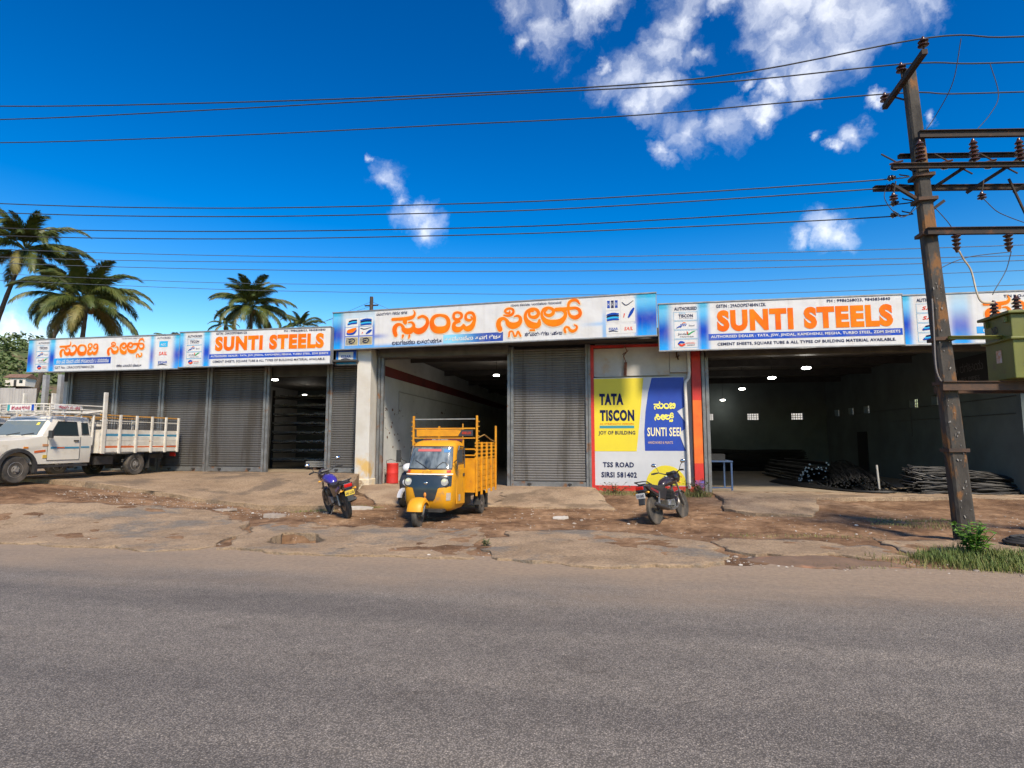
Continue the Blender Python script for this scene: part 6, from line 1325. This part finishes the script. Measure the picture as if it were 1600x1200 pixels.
palm((-58, 75, .3), (-57.5, 76, 19.3), .6, 16, 7, 'tiny palm tip left of the smaller Latin signboard', .2)

# ------------------------------------------------------------------ far pole, hill, fence, sheds at the left
fp = thing('far_pole', 'distant pole with wires rising behind the middle signboard', 'utility pole', (-20.2, 45, 0))
MB().tube([(0, 0, -.3), (0, 0, 14)], [.22, .16], 8).build('shaft', pole_m, fp); MB().box(-.6, .6, -.06, .06, 13.2, 13.3).build('cross_arm', iron, fp)
for i, (a, b) in enumerate((((-20.2, 45, 13.6), (-31, 45, 9.6)), ((-20.2, 45, 13.6), (-12, 45, 9.8)), ((-20.2, 45, 13.2), (-26, 45, 11.6)))): cable(('long thin stay wire left of the distant pole', 'thin stay wire right of the distant pole', 'short wire left of the distant pole')[i], [a, tuple((x + y) / 2 for x, y in zip(a, b)), b], .014, far_w, 4, 'stays of the distant pole', name='stay_wire')
hill_m = M('hill_green', (.05, .075, .02), (.11, .12, .04), .25, .95, bump=.6, bscale=1.2, detail=10, spot=(.13, .085, .05), sscale=.12, samt=.42)
def hill_z(x, y): return 16 * math.exp(-(((x + 92) / 42) ** 2 + ((y - 68) / 34) ** 2)) + 1.2 * fbm(x, y, .06) * sstep(-40, -60, x)
mb = MB(); mb.grid(lambda u, v: (-230 + 200 * u, 36 + 110 * v, -.5 + hill_z(-230 + 200 * u, 36 + 110 * v)), 90, 60); o = mb.build('hill', hill_m, fixn=False); tag(o, kind='structure')
for p in o.data.polygons: p.use_smooth = True
bush_m = M('bush_leaf', (.035, .07, .015), (.09, .12, .03), 1.2, .6)
def leaf_cloud(mb, c, rx, rz, n, s, r):
    for i in range(n):
        a = r.uniform(0, 2 * PI); h = r.uniform(-.2, 1); rad = math.sqrt(max(0, 1 - h * h)) * r.uniform(.55, 1.05); p = Vector((c[0] + rx * rad * math.cos(a), c[1] + rx * rad * math.sin(a), c[2] + rz * h * r.uniform(.8, 1.1)))
        u = Vector((r.gauss(0, 1), r.gauss(0, 1), r.gauss(0, .6))).normalized(); w = u.orthogonal().normalized(); q = s * r.uniform(.6, 1.3); mb.add([p - u * q, p + w * q * .4, p + u * q, p - w * q * .4], [(0, 1, 2, 3)])
rv = random.Random(21); mb = MB()
for i in range(170):
    x = rv.uniform(-100, -40); y = rv.uniform(40, 72); s = rv.uniform(.8, 2.4); leaf_cloud(mb, (x, y, hill_z(x, y) - .3), s, s * .9, 60, .3, rv)
tag(mb.build('hill_shrubs', bush_m, fixn=False), 'green shrubs covering the far hillside', 'shrubs', kind='stuff')
mb = MB()
for i in range(0):
    x = rv.uniform(-120, 110); y = rv.uniform(62, 100); s = rv.uniform(2, 4.5)
    if x > -40: leaf_cloud(mb, (x, y, 0), s, s * .9, 50, .5, rv)
rw = thing('vent_backdrop_wall', 'pale wall added behind the hall to brighten its vents', 'wall', (0, 0, 0))  # added wall: its sunlit face makes the vent openings look bright
MB().box(-2, 19, 41, 41.25, 0, 5.2).build('plaster', M('vent_backdrop_white', (.62, .61, .58), (.52, .5, .46), 1, .9), rw); MB().box(-2.1, 19.1, 40.95, 41.3, 5.2, 5.28).build('coping', M('coping_cement', (.3, .29, .27)), rw)
hs = thing('hillside_house', 'small white house with brown roof on the far hillside', 'house', (-61, 49.5, 7.4), R(12)); hs.scale = (.34, .34, .34)
MB().box(-3, 3, -2, 2, 0, 2.6).build('wall', M('house_white', (.6, .57, .53)), hs); MB().prism([(-2.5, 2.55), (2.5, 2.55), (0, 3.9)], -3.4, 3.4).build('roof', M('roof_brown', (.13, .07, .05), (.2, .12, .08), 2, .9), hs); MB().box(-.4, .4, -2.03, -1.99, 0, 1.9).build('door', dark_metal, hs); MB().box(1.2, 2.2, -2.03, -1.99, .9, 1.9).build('window', glass_dark, hs)
cg = M('asbestos_sheet', (.36, .35, .34), (.26, .25, .245), 1.3, .9, bump=.1, spot=(.17, .15, .14), sscale=1, samt=.4, stretch=(1, 1, .3))
fc = thing('sheet_fence', 'pale grey corrugated sheet fence at the far left edge', 'fence', (-36, 21.2, .4), 0)
def corr(x0, x1, h, ph):
    mb = MB(); n = int((x1 - x0) / .03)
    mb.grid(lambda u, v: (x0 + (x1 - x0) * u, .03 * math.sin((x0 + (x1 - x0) * u) * 40 + ph), h * v), n, 1); return mb
for i in range(9): corr(i * 1.2, i * 1.2 + 1.21, 3.75 - .05 * (i % 3), 0).build('sheet', cg, fc, fixn=False, loc=(0, -.012 * (i % 2), 0), smooth=True)
MB().box(0, 10.8, .05, .12, 3.6, 3.68).build('top_rail', rust, fc)
sh = thing('lean_to_shed', 'dark lean-to shed with grey posts between the fence and the shutters', 'shed', (-23.6, 20.2, .4))
for x in (0, .75, 1.9): MB().box(x - .09, x + .09, -.08, .08, 0, 4.1).build('post', M('shed_post', (.3, .31, .32), (.2, .2, .2), 3, .8) if 'shed_post' not in bpy.data.materials else bpy.data.materials['shed_post'], sh)
for k in range(6): MB().box(.1 + k * .28, .36 + k * .28, .1, .13, 0, 3.2 - .07 * (k % 2)).build('board', M('shed_board%d' % k, (.05 + .02 * (k % 3), .04, .035), (.09, .05, .03), 5, .9), sh)
MB().box(-.2, 3.2, .12, 3, 3.25, 3.32).build('roof', dark_soffit, sh); MB().box(.1, 1.8, .9, .95, 3.3, 4.0).build('slat_screen', rust, sh); MB().box(1.4, 1.95, .2, .24, 2.6, 3.2).build('patch_sheet', cg, sh)

# ------------------------------------------------------------------ plants and litter on the verge
grass_m = M('grass', (.065, .115, .017), (.13, .15, .03), 3, .7); dry_m = M('dry_grass', (.2, .17, .06), (.13, .15, .04), 4, .8)
def blades(mb, fn, n, hmin, hmax, w, r):
    for i in range(n):
        x, y = fn(r); z = g(x, y) - .01; h = r.uniform(hmin, hmax); a = r.uniform(0, 6.28); l = r.uniform(.1, .6) * h; dx, dy = math.cos(a), math.sin(a); wx, wy = -dy * w, dx * w
        mb.add([(x - wx, y - wy, z), (x + wx, y + wy, z), (x + dx * l * .4 + wx * .7, y + dy * l * .4 + wy * .7, z + h * .6), (x + dx * l * .4 - wx * .7, y + dy * l * .4 - wy * .7, z + h * .6), (x + dx * l, y + dy * l, z + h)], [(0, 1, 2, 3), (3, 2, 4)])
rg_ = random.Random(5)
def ell(cx, cy, rx, ry):
    def f(r):
        while True:
            a, b = r.uniform(-1, 1), r.uniform(-1, 1)
            if a * a + b * b < 1 - .5 * abs(fbm(a * 3, b * 3, 1.0, 3, cx)): return cx + a * rx, cy + b * ry
    return f
mb = MB(); blades(mb, ell(5.3, 9.35, 1.0, .75), 2600, .05, .18, .006, rg_); blades(mb, ell(6.3, 9.4, 1.2, .8), 2400, .05, .17, .006, rg_); blades(mb, ell(4.7, 9.5, .5, .3), 700, .04, .12, .006, rg_); tag(mb.build('grass', grass_m, fixn=False), 'green grass at the foot of the utility pole by the road', 'grass', kind='stuff')
mb = MB(); blades(mb, ell(5.6, 9.3, 1.7, .8), 1500, .04, .15, .005, rg_); blades(mb, ell(4.5, 9.1, 1.2, .5), 500, .03, .1, .005, rg_); blades(mb, ell(6.3, 13.4, 1.1, .8), 900, .03, .09, .005, rg_); blades(mb, ell(.1, 17.2, .9, .4), 420, .04, .16, .007, rg_); blades(mb, ell(2.2, 17.1, .5, .4), 420, .05, .28, .007, rg_); blades(mb, ell(-6.5, 14.3, .6, .15), 300, .03, .1, .006, rg_); blades(mb, ell(3.0, 8.8, .7, .3), 300, .02, .06, .005, rg_); blades(mb, ell(-7.2, 13.2, .7, .25), 250, .02, .08, .006, rg_); blades(mb, ell(3.3, 11.2, 1.5, .2), 260, .02, .08, .005, rg_)
tag(mb.build('weeds', dry_m, fixn=False), 'thin dry weeds scattered over the dirt verge', 'weeds', kind='stuff')
def leafy(name, label, c, h, n, ls, mat, seed, spread=.35):
    r = random.Random(seed); T = thing(name, label, 'plant', (c[0], c[1], g(c[0], c[1]) - .01)); st = MB(); lf = MB()
    for i in range(n):
        a = r.uniform(0, 6.28); d = r.uniform(.1, 1) * spread; hh = h * r.uniform(.55, 1); tip = Vector((d * math.cos(a), d * math.sin(a), hh)); st.tube([(tip.x * .2, tip.y * .2, 0), (tip.x * .6, tip.y * .6, hh * .6), tip], [.008, .006, .003], 4)
        for k in range(9):
            t = .25 + .75 * k / 8; b = Vector((tip.x * (.2 + .8 * t), tip.y * (.2 + .8 * t), hh * t)); u = Vector((r.gauss(0, 1), r.gauss(0, 1), r.uniform(-.1, .6))).normalized(); w = u.cross(Vector((0, 0, 1))); w = w.normalized() if w.length > .01 else Vector((1, 0, 0)); l = ls * r.uniform(.6, 1.2)
            lf.add([b, b + u * l * .5 + w * l * .24, b + u * l + Vector((0, 0, -.15 * l)), b + u * l * .5 - w * l * .24], [(0, 1, 2, 3)])
    st.build('stems', mat, T, fixn=False); lf.build('leaves', mat, T, fixn=False)
pl_m = M('weed_leaf', (.06, .16, .015), (.12, .22, .03), 5, .5); pl_d = M('weed_leaf_dull', (.07, .09, .025), (.14, .12, .05), 5, .7)
leafy('leafy_weed', 'bright green leafy plant growing at the foot of the utility pole', (5.3, 9.85), .48, 26, .15, pl_m, 3)
leafy('leafy_weed', 'low leafy weeds at the base of the orange pillar', (2.35, 17.2), .5, 16, .14, pl_d, 4, .45); leafy('leafy_weed', 'low green weeds under the left part of the poster', (.0, 17.35), .32, 14, .12, pl_d, 5, .5); leafy('leafy_weed', 'low weeds under the right part of the poster behind the motorcycle', (1.3, 17.4), .32, 14, .12, pl_d, 6, .5)
leafy('leafy_weed', 'tiny weed sprouting from a crack in the roadside slab', (-2.1, 9.3), .12, 6, .07, pl_d, 7, .1)
# stones and rubble
stone_m = M('rubble', (.34, .29, .24), (.22, .18, .15), 6, .95, bump=.3); pale_st = M('pale_rubble', (.5, .47, .43), (.4, .37, .33), 6, .95)
def stone(r, s):
    mb = MB(); mb.ball((0, 0, 0), (s, s * r.uniform(.6, 1), s * r.uniform(.35, .6)), 7, 4); mb.v = [(x * r.uniform(.8, 1.2), y * r.uniform(.8, 1.2), z * r.uniform(.8, 1.2)) for x, y, z in mb.v]; return mb
rs_ = random.Random(8); mb = MB(); mp = MB()
for i in range(1500):
    reg = rs_.random()
    if reg < .35: x, y = rs_.uniform(-13.5, -6.6), rs_.uniform(11.8, 13.4)
    elif reg < .75: x, y = rs_.uniform(-7, 11), rs_.uniform(10.8, 15)
    elif reg < .85: x, y = rs_.uniform(1.4, 5), rs_.uniform(8.4, 9.2)
    else: x, y = rs_.uniform(-14, 9), rs_.uniform(8.35, 8.75)
    s = rs_.uniform(.006, .022) * (2 if rs_.random() < .06 else 1); q = stone(rs_, s); z = g(x, y) + s * .2; (mb if rs_.random() < .8 else mp).add([(a + x, b + y, c + z) for a, b, c in q.v], q.f)
tag(mb.build('gravel', stone_m, fixn=False), 'small brown stones strewn over the dirt verge', 'gravel', kind='stuff'); tag(mp.build('pale_gravel', pale_st, fixn=False), 'small pale stones strewn over the dirt verge', 'gravel', kind='stuff')
def litter(label, x, y, sx, sy, rz, mat, h=.04, name='broken_slab'):
    mb = MB(); r = random.Random(x * 7); poly = [(sx * math.cos(a) * r.uniform(.7, 1.1), sy * math.sin(a) * r.uniform(.7, 1.1)) for a in [2 * PI * k / 9 for k in range(9)]]; mb.prism(poly, -.03, h, 'xy'); tag(mb.build(name, mat, None, bevel=.006, loc=(x, y, g(x, y) + .01), rot=(r.uniform(-.06, .06), r.uniform(-.06, .06), rz)), label, 'rubble', 'broken pieces on the verge')
litter('white broken slab on the ground right of the blue motorcycle', -6.35, 13.9, .42, .2, .1, M('white_chunk', (.46, .44, .41), (.36, .33, .29), 6), .06); litter('flat pale slab piece on the dirt in front of the left apron', -9.3, 12.6, .34, .16, .2, stone_m, .025); litter('flat stone among the rubble left of the blue motorcycle', -7.6, 12.1, .3, .16, .3, stone_m, .06)
litter('pale stone chip on the dirt right of the three-wheeler', -1.2, 12.9, .2, .1, .3, pale_st)
pc = thing('pipe_coil', 'flattened black hose coil on the slab at the right edge', 'hose', (7.15, 10.7, g(7, 10.75) + .07)); mb = MB()
for i in range(7): q = .05 * i; mb.tube([((.95 - q) * math.cos(a), (.42 - q * .6) * math.sin(a), .03 + .03 * (i % 3)) for a in [2 * PI * k / 28 for k in range(29)]], .028, 6)
mb.build('coils', black_rubber, pc, smooth=True)
bpy.data.objects.remove(_to)
